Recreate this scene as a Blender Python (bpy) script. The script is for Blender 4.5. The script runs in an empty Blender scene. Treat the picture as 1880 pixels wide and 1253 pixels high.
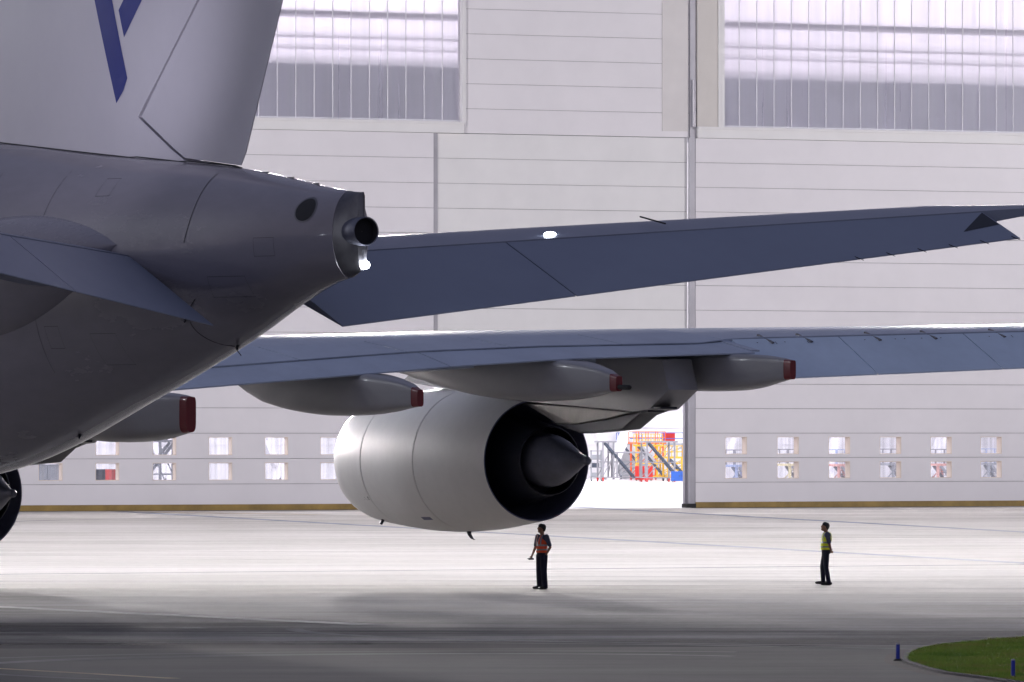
import bpy, bmesh, math, random
from mathutils import Vector, Matrix
random.seed(7)
R = math.radians
sc = bpy.context.scene
COL = sc.collection

# ------------------------------------------------------------------ survey
F, U0, VH, CAMH = 15860.0, 940.0, 790.0, 4.3     # 300 mm lens, eye 4.3 m above the apron
TX, TY = -3.207, 187.0                           # foot of the aircraft's tail end
C30, S30 = math.cos(R(30)), 0.5
WALL_Y = 470.0                                   # facade crosses the optical axis here, turned 30 deg


def gp(u, v):
    Y = CAMH * F / (v - VH)
    return ((u - U0) / F * Y, Y)


def at(u, v, W):                                 # point of the aircraft's plane at span W -> (L, Z)
    k = (u - U0) / F
    L = (TX + C30 * W - k * (TY + S30 * W)) / (S30 + C30 * k)
    Y = TY + C30 * L + S30 * W
    return L, CAMH + (VH - v) / F * Y


def ws(u):                                       # along-facade coordinate
    k = (u - U0) / F
    return k * WALL_Y / (C30 - S30 * k)


def tab(t, pts):
    if t <= pts[0][0]:
        return pts[0][1]
    for (a, va), (b, vb) in zip(pts, pts[1:]):
        if t <= b:
            return va + (vb - va) * (t - a) / (b - a)
    return pts[-1][1]


# ------------------------------------------------------------------ materials
def nodes_of(m):
    m.use_nodes = True
    nt = m.node_tree
    return nt, nt.nodes, nt.links, nt.nodes['Principled BSDF']


def mat(name, col, rough=.5, metal=0.0, var=.12, scale=1.0, coat=0.0, bump=0.0, col2=None, spec=.5):
    m = bpy.data.materials.new(name)
    nt, N, K, b = nodes_of(m)
    b.inputs['Roughness'].default_value = rough
    b.inputs['Metallic'].default_value = metal
    b.inputs['Coat Weight'].default_value = coat
    b.inputs['Coat Roughness'].default_value = .08
    b.inputs['Specular IOR Level'].default_value = spec
    tc = N.new('ShaderNodeTexCoord')
    nz = N.new('ShaderNodeTexNoise')
    nz.inputs['Scale'].default_value = scale
    nz.inputs['Detail'].default_value = 7
    nz.inputs['Roughness'].default_value = .62
    K.new(tc.outputs['Object'], nz.inputs['Vector'])
    mr = N.new('ShaderNodeMapRange')
    mr.inputs['From Min'].default_value = .3
    mr.inputs['From Max'].default_value = .7
    K.new(nz.outputs['Fac'], mr.inputs['Value'])
    mx = N.new('ShaderNodeMix')
    mx.data_type = 'RGBA'
    a = [c * (1 - var) for c in col]
    z = [min(1, c * (1 + var)) for c in col] if col2 is None else col2
    mx.inputs['A'].default_value = (*a, 1)
    mx.inputs['B'].default_value = (*z, 1)
    K.new(mr.outputs['Result'], mx.inputs['Factor'])
    K.new(mx.outputs['Result'], b.inputs['Base Color'])
    rr = N.new('ShaderNodeMapRange')
    rr.inputs['To Min'].default_value = max(.02, rough - .06)
    rr.inputs['To Max'].default_value = min(1, rough + .08)
    K.new(nz.outputs['Fac'], rr.inputs['Value'])
    K.new(rr.outputs['Result'], b.inputs['Roughness'])
    if bump:
        bp = N.new('ShaderNodeBump')
        bp.inputs['Strength'].default_value = bump
        bp.inputs['Distance'].default_value = .02
        K.new(nz.outputs['Fac'], bp.inputs['Height'])
        K.new(bp.outputs['Normal'], b.inputs['Normal'])
    return m


def emit(name, col, st):
    m = bpy.data.materials.new(name)
    nt, N, K, b = nodes_of(m)
    b.inputs['Base Color'].default_value = (*col, 1)
    b.inputs['Emission Color'].default_value = (*col, 1)
    b.inputs['Emission Strength'].default_value = st
    return m


def paint(name, col, rough=.28, dirt=.25, scale=.35, coat=.25, streak=(1, 1, 1)):
    """aircraft paint: two scales of grime, slight orange peel"""
    m = bpy.data.materials.new(name)
    nt, N, K, b = nodes_of(m)
    b.inputs['Coat Weight'].default_value = coat
    b.inputs['Coat Roughness'].default_value = .07
    tc = N.new('ShaderNodeTexCoord')
    mp = N.new('ShaderNodeMapping')
    mp.inputs['Scale'].default_value = streak
    K.new(tc.outputs['Object'], mp.inputs['Vector'])
    n1 = N.new('ShaderNodeTexNoise')
    n1.inputs['Scale'].default_value = scale
    n1.inputs['Detail'].default_value = 9
    n1.inputs['Roughness'].default_value = .65
    n2 = N.new('ShaderNodeTexNoise')
    n2.inputs['Scale'].default_value = scale * 9
    n2.inputs['Detail'].default_value = 5
    K.new(mp.outputs['Vector'], n1.inputs['Vector'])
    K.new(mp.outputs['Vector'], n2.inputs['Vector'])
    ad = N.new('ShaderNodeMath')
    ad.operation = 'MULTIPLY_ADD'
    ad.inputs[1].default_value = .35
    K.new(n2.outputs['Fac'], ad.inputs[0])
    K.new(n1.outputs['Fac'], ad.inputs[2])
    mr = N.new('ShaderNodeMapRange')
    mr.inputs['From Min'].default_value = .30
    mr.inputs['From Max'].default_value = 1.05
    K.new(ad.outputs[0], mr.inputs['Value'])
    mx = N.new('ShaderNodeMix')
    mx.data_type = 'RGBA'
    mx.inputs['A'].default_value = (*col, 1)
    mx.inputs['B'].default_value = (*[c * (1 - dirt) for c in col], 1)
    K.new(mr.outputs['Result'], mx.inputs['Factor'])
    K.new(mx.outputs['Result'], b.inputs['Base Color'])
    rr = N.new('ShaderNodeMapRange')
    rr.inputs['To Min'].default_value = rough - .05
    rr.inputs['To Max'].default_value = rough + .15
    K.new(n1.outputs['Fac'], rr.inputs['Value'])
    K.new(rr.outputs['Result'], b.inputs['Roughness'])
    return m


M = {}
M['fus'] = paint('fuselage_paint', (.295, .275, .31), .2, .30, .3, .7, (1, .5, 1.6))
M['fin'] = paint('fin_paint', (.57, .545, .60), .42, .07, .4, .0)
M['fin'].node_tree.nodes['Principled BSDF'].inputs['Specular IOR Level'].default_value = .22
M['blue'] = paint('blue_livery', (.001, .012, .20), .42, .1, 1.0, .0)
M['blue'].node_tree.nodes['Principled BSDF'].inputs['Specular IOR Level'].default_value = .15
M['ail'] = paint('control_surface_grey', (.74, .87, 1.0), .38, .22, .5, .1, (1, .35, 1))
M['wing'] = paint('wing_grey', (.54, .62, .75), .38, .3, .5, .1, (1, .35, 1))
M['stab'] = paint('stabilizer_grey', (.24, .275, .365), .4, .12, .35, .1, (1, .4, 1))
M['fair'] = paint('fairing_grey', (.36, .355, .365), .38, .25, .6, .15, (1, .3, 1))
M['nac'] = paint('nacelle_paint', (.84, .825, .81), .40, .14, .5, .05)
M['red'] = paint('red_tip_paint', (.20, .006, .014), .35, .3, 2.0)
M['dark'] = mat('dark_metal', (.018, .02, .032), .42, .4, .3, 1.2)
M['duct'] = mat('fan_duct_lining', (.15, .16, .26), .6, .0, .3, .9)
M['plug'] = mat('exhaust_plug_metal', (.17, .175, .22), .5, .5, .3, 1.2)
M['titan'] = mat('heat_shield_metal', (.16, .15, .14), .4, .6, .35, .8)
M['steel'] = mat('bare_steel', (.15, .148, .16), .36, .6, .3, 1.5)
M['seam'] = mat('dark_seam_rubber', (.02, .02, .025), .8)  # near-black rubber for joints, seals and small dark marks
M['rubber'] = mat('black_rubber', (.015, .015, .016), .75)
M['clad'] = mat('white_cladding', (.80, .775, .80), .5, 0, .035, .25)
M['clad2'] = mat('offwhite_cladding', (.80, .79, .79), .5, 0, .04, .3)
M['beige'] = mat('beige_cladding', (.66, .625, .59), .6, 0, .05, .4)
M['clad3'] = mat('pale_beige_cladding', (.72, .69, .68), .6, 0, .05, .4)
M['seamc'] = mat('panel_joint_grey', (.40, .40, .41), .8)
M['ochre'] = mat('ochre_band', (.30, .20, .055), .6, 0, .3, .8)
M['track'] = mat('steel_guide_grey', (.42, .41, .45), .4, .3, .1, .6)
M['liner'] = mat('window_liner_cream', (.80, .70, .62), .5, 0, .05, 1)
M['sill'] = mat('grey_sill_metal', (.40, .39, .38), .5, .2, .1, .8)
M['int'] = mat('white_interior', (.80, .79, .82), .55, 0, .06, .2)
M['parapet'] = mat('grey_interior_panel', (.76, .79, .84), .5, 0, .1, .5)
M['truss'] = mat('truss_paint', (.80, .79, .83), .5, 0, .1, .6)
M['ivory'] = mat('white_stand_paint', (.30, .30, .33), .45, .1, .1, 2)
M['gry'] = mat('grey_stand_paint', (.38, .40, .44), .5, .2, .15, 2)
M['pblu'] = mat('pale_blue_paint', (.42, .50, .72), .5, 0, .1, 2)
M['pyel'] = mat('pale_yellow_paint', (.78, .70, .45), .5, 0, .1, 2)
M['pred'] = mat('pale_red_paint', (.74, .42, .38), .5, 0, .1, 2)
M['slate'] = mat('slate_stringer', (.07, .085, .12), .5, .2, .15, 2)
M['yel'] = mat('yellow_stand_paint', (.75, .45, .04), .5, 0, .12, 2)
M['org'] = mat('orange_stand_paint', (.75, .13, .02), .5, 0, .12, 2)
M['redp'] = mat('red_equipment_paint', (.62, .03, .025), .45, 0, .12, 2)
M['blup'] = mat('blue_rail_paint', (.03, .12, .5), .45, 0, .12, 2)
M['skin'] = mat('skin', (.30, .155, .10), .55, 0, .1, 12)
M['hair'] = mat('black_hair', (.012, .011, .012), .5, 0, .3, 30)
M['navy'] = mat('navy_trousers', (.012, .013, .032), .85, 0, .35, 9)
M['shirt'] = mat('slate_shirt', (.075, .085, .13), .85, 0, .2, 9)
M['shoe'] = mat('black_shoe_leather', (.01, .01, .011), .4, 0, .2, 20)
M['hvo'] = mat('orange_vest', (.95, .11, .03), .7, 0, .15, 12)
M['hvy'] = mat('yellow_vest', (.90, 1.0, .03), .7, 0, .12, 12)
M['refl'] = mat('silver_tape', (.32, .33, .36), .35, .4, .1, 20)
M['card'] = mat('white_card', (.8, .8, .8), .5)
M['postb'] = mat('blue_marker_plastic', (.008, .03, .42), .35, 0, .15, 10)
M['lens'] = emit('lit_lamp_lens', (.88, .92, 1.0), 60)
M['lens2'] = emit('lit_logo_lens', (.85, .9, 1.0), 14)


def glass_mat(name, tr, tint, rough=.05):
    m = bpy.data.materials.new(name)
    m.use_nodes = True
    nt = m.node_tree
    N, K = nt.nodes, nt.links
    N.clear()
    out = N.new('ShaderNodeOutputMaterial')
    t = N.new('ShaderNodeBsdfTransparent')
    t.inputs['Color'].default_value = (*tint, 1)
    g = N.new('ShaderNodeBsdfPrincipled')
    g.inputs['Base Color'].default_value = (.55, .58, .62, 1)
    g.inputs['Roughness'].default_value = rough
    tc = N.new('ShaderNodeTexCoord')
    mp = N.new('ShaderNodeMapping')
    mp.inputs['Scale'].default_value = (3.0, 3.0, .05)
    nz = N.new('ShaderNodeTexNoise')
    nz.inputs['Scale'].default_value = 1.4
    nz.inputs['Detail'].default_value = 6
    K.new(tc.outputs['Object'], mp.inputs['Vector'])
    K.new(mp.outputs['Vector'], nz.inputs['Vector'])
    mr = N.new('ShaderNodeMapRange')
    mr.inputs['From Min'].default_value = .3
    mr.inputs['From Max'].default_value = .7
    mr.inputs['To Min'].default_value = 1 - min(1, tr + .12)
    mr.inputs['To Max'].default_value = 1 - max(0, tr - .16)
    K.new(nz.outputs['Fac'], mr.inputs['Value'])
    mx = N.new('ShaderNodeMixShader')
    K.new(mr.outputs['Result'], mx.inputs['Fac'])
    K.new(t.outputs[0], mx.inputs[1])
    K.new(g.outputs[0], mx.inputs[2])
    K.new(mx.outputs[0], out.inputs['Surface'])
    return m


def translucent_mat():
    m = bpy.data.materials.new('translucent_glazing')
    m.use_nodes = True
    nt = m.node_tree; N, K = nt.nodes, nt.links; N.clear()
    out = N.new('ShaderNodeOutputMaterial')
    rf = N.new('ShaderNodeBsdfRefraction'); rf.inputs['IOR'].default_value = 1.25; rf.inputs['Color'].default_value = (.90, .87, .92, 1)
    g = N.new('ShaderNodeBsdfPrincipled'); g.inputs['Base Color'].default_value = (.60, .62, .66, 1)
    tc = N.new('ShaderNodeTexCoord'); mp = N.new('ShaderNodeMapping'); mp.inputs['Scale'].default_value = (3.0, 3.0, .05)
    nz = N.new('ShaderNodeTexNoise'); nz.inputs['Scale'].default_value = .8; nz.inputs['Detail'].default_value = 4; nz.inputs['Roughness'].default_value = .6
    K.new(tc.outputs['Object'], mp.inputs['Vector']); K.new(mp.outputs['Vector'], nz.inputs['Vector'])
    mr = N.new('ShaderNodeMapRange'); mr.inputs['From Min'].default_value = .3; mr.inputs['From Max'].default_value = .7
    mr.inputs['To Min'].default_value = .14; mr.inputs['To Max'].default_value = .34
    K.new(nz.outputs['Fac'], mr.inputs['Value'])
    r2 = N.new('ShaderNodeMapRange'); r2.inputs['To Min'].default_value = .22; r2.inputs['To Max'].default_value = .38
    K.new(nz.outputs['Fac'], r2.inputs['Value']); K.new(r2.outputs['Result'], rf.inputs['Roughness']); K.new(r2.outputs['Result'], g.inputs['Roughness'])
    mx = N.new('ShaderNodeMixShader')
    K.new(mr.outputs['Result'], mx.inputs['Fac']); K.new(rf.outputs[0], mx.inputs[1]); K.new(g.outputs[0], mx.inputs[2])
    K.new(mx.outputs[0], out.inputs['Surface'])
    return m


M['glaze'] = translucent_mat()
M['pane'] = glass_mat('door_window_glass', .86, (.97, .97, 1.0), .05)


# ground materials -----------------------------------------------------------
def ground_mat(name, c0, c1, rough, spots=.3, sc1=.035):
    m = bpy.data.materials.new(name)
    nt, N, K, b = nodes_of(m)
    tc = N.new('ShaderNodeTexCoord')

    def noise(scale, det=8, ro=.6, vec=None):
        n = N.new('ShaderNodeTexNoise')
        n.inputs['Scale'].default_value = scale
        n.inputs['Detail'].default_value = det
        n.inputs['Roughness'].default_value = ro
        K.new(vec or tc.outputs['Object'], n.inputs['Vector'])
        return n
    mp = N.new('ShaderNodeMapping')
    mp.inputs['Rotation'].default_value = (0, 0, R(12))
    mp.inputs['Scale'].default_value = (.22, 1, 1)
    K.new(tc.outputs['Object'], mp.inputs['Vector'])
    a = noise(sc1, 10, .68)
    s = noise(.32, 9, .7, mp.outputs['Vector'])
    f = noise(3.0, 6, .7)
    m1 = N.new('ShaderNodeMath'); m1.operation = 'MULTIPLY_ADD'; m1.inputs[1].default_value = .9
    K.new(s.outputs['Fac'], m1.inputs[0]); K.new(a.outputs['Fac'], m1.inputs[2])
    m2 = N.new('ShaderNodeMath'); m2.operation = 'MULTIPLY_ADD'; m2.inputs[1].default_value = spots
    K.new(f.outputs['Fac'], m2.inputs[0]); K.new(m1.outputs[0], m2.inputs[2])
    mr = N.new('ShaderNodeMapRange')
    mid = .95 + spots * .5
    mr.inputs['From Min'].default_value = mid - .20
    mr.inputs['From Max'].default_value = mid + .17
    K.new(m2.outputs[0], mr.inputs['Value'])
    mx = N.new('ShaderNodeMix'); mx.data_type = 'RGBA'
    mx.inputs['A'].default_value = (*c0, 1); mx.inputs['B'].default_value = (*c1, 1)
    K.new(mr.outputs['Result'], mx.inputs['Factor'])
    K.new(mx.outputs['Result'], b.inputs['Base Color'])
    rr = N.new('ShaderNodeMapRange')
    rr.inputs['To Min'].default_value = rough - .1
    rr.inputs['To Max'].default_value = min(1, rough + .15)
    K.new(s.outputs['Fac'], rr.inputs['Value'])
    K.new(rr.outputs['Result'], b.inputs['Roughness'])
    bp = N.new('ShaderNodeBump'); bp.inputs['Strength'].default_value = .25; bp.inputs['Distance'].default_value = .01
    K.new(f.outputs['Fac'], bp.inputs['Height']); K.new(bp.outputs['Normal'], b.inputs['Normal'])
    return m


M['apron'] = ground_mat('apron_concrete', (.27, .248, .222), (.60, .57, .545), .85, .6)
M['road'] = ground_mat('service_road_asphalt', (.070, .066, .068), (.122, .115, .116), .9)
M['shoulder'] = ground_mat('dark_band_asphalt', (.09, .09, .105), (.16, .155, .17), .9)
M['shoulder2'] = ground_mat('mid_grey_pavement', (.20, .19, .185), (.30, .285, .27), .9)
M['ring'] = ground_mat('edge_asphalt', (.07, .06, .06), (.14, .11, .10), .9)
M['soil'] = ground_mat('soil', (.03, .03, .015), (.07, .055, .03), .95, .5, .5)
for k_ in ('road', 'shoulder', 'ring'):
    M[k_].node_tree.nodes['Principled BSDF'].inputs['Specular IOR Level'].default_value = .15
M['hfloor'] = mat('hangar_floor_epoxy', (.70, .69, .72), .22, 0, .08, .15)
M['wline'] = mat('worn_white_line', (.42, .41, .40), .8, 0, .3, .7)
M['gline'] = mat('faded_grey_line', (.17, .19, .25), .8, 0, .3, .4)
M['dline'] = mat('drain_slot_dark', (.05, .05, .055), .8, 0, .3, .6)
M['yline'] = mat('faded_yellow_line', (.36, .28, .17), .8, 0, .25, .5)
M['tyre'] = mat('tyre_mark_rubber', (.15, .145, .15), .85, 0, .3, .6)


def grass_mat():
    m = bpy.data.materials.new('grass_blades')
    nt, N, K, b = nodes_of(m)
    b.inputs['Roughness'].default_value = .7
    tc = N.new('ShaderNodeTexCoord')
    nz = N.new('ShaderNodeTexNoise'); nz.inputs['Scale'].default_value = .55; nz.inputs['Detail'].default_value = 8
    K.new(tc.outputs['Object'], nz.inputs['Vector'])
    cr = N.new('ShaderNodeValToRGB')
    e = cr.color_ramp.elements
    e[0].position = .33; e[0].color = (.19, .34, .03, 1)
    e[1].position = .72; e[1].color = (.42, .32, .09, 1)
    x = e.new(.5); x.color = (.32, .46, .06, 1)
    K.new(nz.outputs['Fac'], cr.inputs['Fac'])
    K.new(cr.outputs['Color'], b.inputs['Base Color'])
    return m


M['grass'] = grass_mat()


# ------------------------------------------------------------------ mesh helper
class MB:
    def __init__(s):
        s.v, s.f, s.m = [], [], []

    def add(s, vs, fs, mi=0):
        o = len(s.v)
        s.v += [tuple(p) for p in vs]
        for f in fs:
            s.f.append([i + o for i in f]); s.m.append(mi)

    def box(s, x0, x1, y0, y1, z0, z1, mi=0):
        s.add([(x0, y0, z0), (x1, y0, z0), (x1, y1, z0), (x0, y1, z0), (x0, y0, z1), (x1, y0, z1), (x1, y1, z1), (x0, y1, z1)],
              [(0, 3, 2, 1), (4, 5, 6, 7), (0, 1, 5, 4), (1, 2, 6, 5), (2, 3, 7, 6), (3, 0, 4, 7)], mi)

    def bar(s, p0, p1, w, h=None, mi=0):
        """rectangular bar from p0 to p1"""
        p0, p1 = Vector(p0), Vector(p1)
        h = h or w
        d = (p1 - p0).normalized()
        up = Vector((0, 0, 1)) if abs(d.z) < .95 else Vector((0, 1, 0))
        a = d.cross(up).normalized() * w / 2
        b = a.cross(d).normalized() * h / 2
        vs = [p + i * a + j * b for p in (p0, p1) for i, j in ((-1, -1), (1, -1), (1, 1), (-1, 1))]
        s.add(vs, [(0, 1, 2, 3), (7, 6, 5, 4), (0, 4, 5, 1), (1, 5, 6, 2), (2, 6, 7, 3), (3, 7, 4, 0)], mi)

    def loft(s, rings, cap0=True, cap1=True, mi=0, closed=True, mis=None):
        n = len(rings[0]); o = len(s.v)
        for r in rings:
            s.v += [tuple(p) for p in r]
        for k in range(len(rings) - 1):
            for i in range(n if closed else n - 1):
                j = (i + 1) % n
                s.f.append([o + k * n + i, o + k * n + j, o + (k + 1) * n + j, o + (k + 1) * n + i])
                s.m.append(mis[k] if mis else mi)
        if cap0:
            s.f.append([o + i for i in range(n)][::-1]); s.m.append(mis[0] if mis else mi)
        if cap1:
            s.f.append([o + (len(rings) - 1) * n + i for i in range(n)]); s.m.append(mis[-1] if mis else mi)

    def tube(s, p0, p1, r0, r1=None, n=12, mi=0, dome=0):
        p0, p1 = Vector(p0), Vector(p1)
        r1 = r0 if r1 is None else r1
        d = (p1 - p0).normalized()
        up = Vector((0, 0, 1)) if abs(d.z) < .95 else Vector((1, 0, 0))
        a = d.cross(up).normalized(); b = a.cross(d)
        st = []
        if dome:
            for t in (80, 55, 28):
                st.append((p0 - d * r0 * math.sin(R(t)), r0 * math.cos(R(t))))
        st += [(p0, r0), (p1, r1)]
        if dome:
            for t in (28, 55, 80):
                st.append((p1 + d * r1 * math.sin(R(t)), r1 * math.cos(R(t))))
        s.loft([[c + (a * math.cos(2 * math.pi * i / n) + b * math.sin(2 * math.pi * i / n)) * r for i in range(n)] for c, r in st], mi=mi)

    def lathe_y(s, prof, cx, cz, n=64, mi=0, mis=None):
        """prof [(y, r)] turned about the line x=cx, z=cz"""
        s.loft([[(cx + r * math.cos(2 * math.pi * i / n), y, cz + r * math.sin(2 * math.pi * i / n)) for i in range(n)] for y, r in prof],
               False, False, mi, mis=mis)

    def build(s, name, mats, parent=None, ang=35, smooth=True, bevel=0):
        me = bpy.data.meshes.new(name)
        me.from_pydata(s.v, [], s.f)
        mats = mats if isinstance(mats, (list, tuple)) else [mats]
        for m in mats:
            me.materials.append(m)
        me.polygons.foreach_set('material_index', s.m)
        bm = bmesh.new(); bm.from_mesh(me)
        bmesh.ops.recalc_face_normals(bm, faces=bm.faces)
        bm.to_mesh(me); bm.free()
        if smooth:
            me.polygons.foreach_set('use_smooth', [True] * len(me.polygons))
            me.set_sharp_from_angle(angle=R(ang))
        me.update()
        o = bpy.data.objects.new(name, me)
        COL.objects.link(o)
        if parent:
            o.parent = parent
        if bevel:
            b = o.modifiers.new('edge', 'BEVEL'); b.width = bevel; b.segments = 2; b.limit_method = 'ANGLE'
        return o


def tag(o, label=None, cat=None, group=None, kind=None):
    if label: o['label'] = label
    if cat: o['category'] = cat
    if group: o['group'] = group
    if kind: o['kind'] = kind
    return o


def empty(name, loc=(0, 0, 0), rz=0):
    o = bpy.data.objects.new(name, None)
    o.location = loc; o.rotation_euler = (0, 0, rz); o.empty_display_size = .3
    COL.objects.link(o)
    return o


def copy_tree(o, parent=None):
    c = o.copy(); COL.objects.link(c)
    if parent: c.parent = parent
    for ch in list(o.children):
        copy_tree(ch, c)
    return c


# ================================================================== GROUND
def sheet(name, pts, z, m, kind='structure'):
    b = MB(); b.add([(x, y, z) for x, y in pts], [list(range(len(pts)))])
    o = b.build(name, m, smooth=False)
    o['kind'] = kind
    return o


sheet('apron', [(-1500, -300), (1500, -300), (1500, 2600), (-1500, 2600)], 0, M['apron'])
# service road: a darker strip across the foreground
pL, pM, pR = gp(-900, 1192), gp(850, 1191), gp(2900, 1181)
sheet('service_road', [pL, (-40, 60), (40, 60), pR, gp(1750, 1185.5), pM], .004, M['road'])


def streak_mat(name, col, y0, y1, sx=.012, sy=.16, amp=1.0, dens=1.0):
    """darker pavement overlay: dense from world y0 down, breaking up into streaks towards y1"""
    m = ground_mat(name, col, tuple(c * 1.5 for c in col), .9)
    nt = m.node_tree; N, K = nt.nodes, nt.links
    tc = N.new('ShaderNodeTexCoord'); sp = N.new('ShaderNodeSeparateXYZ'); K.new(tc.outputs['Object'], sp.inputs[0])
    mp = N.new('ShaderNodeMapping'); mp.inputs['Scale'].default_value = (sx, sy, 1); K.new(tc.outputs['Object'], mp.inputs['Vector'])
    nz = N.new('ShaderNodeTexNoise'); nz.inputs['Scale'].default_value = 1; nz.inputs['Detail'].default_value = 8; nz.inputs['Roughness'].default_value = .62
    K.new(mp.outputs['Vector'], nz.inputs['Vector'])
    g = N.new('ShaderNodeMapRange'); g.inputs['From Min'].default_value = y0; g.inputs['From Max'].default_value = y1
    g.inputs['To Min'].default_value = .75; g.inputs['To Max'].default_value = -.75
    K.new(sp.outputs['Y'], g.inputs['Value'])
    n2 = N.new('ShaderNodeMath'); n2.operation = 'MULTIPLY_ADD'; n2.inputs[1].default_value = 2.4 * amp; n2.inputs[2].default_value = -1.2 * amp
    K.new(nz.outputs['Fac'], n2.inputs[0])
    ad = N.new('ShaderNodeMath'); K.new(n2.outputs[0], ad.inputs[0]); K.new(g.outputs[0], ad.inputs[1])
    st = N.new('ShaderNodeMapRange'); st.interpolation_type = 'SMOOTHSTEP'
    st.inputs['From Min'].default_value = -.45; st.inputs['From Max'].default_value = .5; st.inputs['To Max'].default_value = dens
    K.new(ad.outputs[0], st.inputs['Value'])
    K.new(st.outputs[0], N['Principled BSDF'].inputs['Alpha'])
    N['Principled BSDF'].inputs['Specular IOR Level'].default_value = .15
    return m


sheet('dark_pavement_band', [gp(-500, 1196), (0, 150), (8, 160), gp(2400, 1182), (60, 218), (-60, 218)][:0] or
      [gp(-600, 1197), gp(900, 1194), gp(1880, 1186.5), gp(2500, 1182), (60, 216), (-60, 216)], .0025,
      streak_mat('dark_band_pavement', (.036, .034, .040), 166, 197, .03, .11, 1.5, .9))  # dark band across the foreground, breaking up along its far edge
sheet('streaked_pavement', [(-90, 100), (90, 100), (90, 330), (-90, 330)], .0015, streak_mat('streaked_concrete', (.22, .21, .19), 205, 270, .045, .25, 1.3, .35))  # slightly darker streaks, denser towards the camera


def strip(name, p, q, w, z, m, dash=None):
    p, q = Vector((*p, 0)), Vector((*q, 0))
    d = (q - p).normalized(); n = Vector((-d.y, d.x, 0)) * w / 2
    b = MB()
    L = (q - p).length
    t = 0
    seg = dash or (L, 0)
    while t < L - .01:
        a, e = p + d * t, p + d * min(L, t + seg[0])
        b.add([(*(a + n).xy, z), (*(a - n).xy, z), (*(e - n).xy, z), (*(e + n).xy, z)], [(0, 1, 2, 3)])
        t += seg[0] + seg[1]
    o = b.build(name, m, smooth=False); o['kind'] = 'structure'
    return o


def through(u0, v0, u1, v1, ext=.6):
    a, b = Vector(gp(u0, v0)), Vector(gp(u1, v1))
    d = b - a
    return tuple(a - d * ext), tuple(b + d * ext)


strip('drain_slot_line', *through(0, 1055, 1880, 1037), 1.0, .004, M['dline'])
strip('taxi_line_marking', *through(560, 959, 1600, 1018.6, .5), .9, .008, M['gline'])
strip('taxi_line_marking', *through(1190, 939, 1600, 962, .6), .9, .012, M['gline'])
strip('white_line_marking', *through(0, 1115, 640, 1146, .05), .75, .008, M['wline'])
strip('white_line_marking', *through(330, 1154.5, 372, 1154, 0), .6, .012, M['wline'])
strip('edge_line_marking', *through(0, 1228.5, 290, 1245, .1), .28, .008, M['yline'])
strip('stand_line_marking', *through(300, 941.5, 540, 945, .2), 1.4, .016, M['yline'])


def arc_marks(name, u, v, r0, r1, a0, a1, w, z):
    cx, cy = gp(u, v)
    b = MB(); n = 40
    ring = []
    for i in range(n + 1):
        t = i / n; a = R(a0 + (a1 - a0) * t); r = r0 + (r1 - r0) * t
        ring.append([(cx + (r - w / 2) * math.cos(a), cy + (r - w / 2) * math.sin(a), z), (cx + (r + w / 2) * math.cos(a), cy + (r + w / 2) * math.sin(a), z)])
    b.loft(ring, False, False, closed=False)
    o = b.build(name, M['tyre'], smooth=False); o['kind'] = 'structure'


arc_marks('tyre_marks', 1090, 1226, 9, 12, 80, 200, .30, .0085)
arc_marks('tyre_marks', 1090, 1226, 11.0, 14, 75, 205, .30, .0095)
arc_marks('tyre_marks', 1010, 1222, 7, 12, 60, 230, .30, .0105)
arc_marks('tyre_marks', 640, 1228, 16, 22, 20, 170, .35, .0115)
arc_marks('tyre_marks', 1700, 1150, 14, 20, 190, 330, .4, .0045)
arc_marks('tyre_marks', 1240, 960, 30, 32, 100, 200, .8, .0055)

# grass island with its asphalt margin
isl = [(1671, 1213), (1676, 1204), (1686, 1199), (1701, 1194), (1735, 1188.5), (1783, 1184), (1880, 1175.5), (2300, 1160), (2300, 1290), (1880, 1256), (1815, 1247), (1747, 1238.5), (1712, 1230), (1694, 1224.5), (1676, 1218.5)]
ipts = [gp(u, v) for u, v in isl]
cxm = sum(p[0] for p in ipts) / len(ipts); cym = sum(p[1] for p in ipts) / len(ipts)


def offset_poly(pts, d):
    out = []
    n = len(pts)
    for i in range(n):
        a, b, c = Vector(pts[i - 1]), Vector(pts[i]), Vector(pts[(i + 1) % n])
        t1, t2 = (b - a).normalized(), (c - b).normalized()
        nn = Vector((-(t1.y + t2.y), t1.x + t2.x)).normalized()
        out.append(tuple(b + nn * d))
    return out


area = sum(ipts[i][0] * ipts[(i + 1) % len(ipts)][1] - ipts[(i + 1) % len(ipts)][0] * ipts[i][1] for i in range(len(ipts)))
sgn = -1 if area > 0 else 1
outer = offset_poly(ipts, sgn * .5)
kerb = offset_poly(ipts, sgn * .16)
sheet('island_margin_pavement', outer, .008, M['ring'])
b = MB(); n = len(ipts)
b.loft([[(x, y, .0) for x, y in kerb], [(x, y, .05) for x, y in kerb], [(x, y, .05) for x, y in ipts], [(x, y, .0) for x, y in ipts]], False, False)
o = b.build('island_kerb', M['road'], smooth=False); o['kind'] = 'structure'
sheet('soil_ground', ipts, .035, M['soil'])


def inside(p, poly):
    x, y = p; c = False
    for i in range(len(poly)):
        (x0, y0), (x1, y1) = poly[i - 1], poly[i]
        if (y0 > y) != (y1 > y) and x < (x1 - x0) * (y - y0) / (y1 - y0) + x0:
            c = not c
    return c


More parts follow.
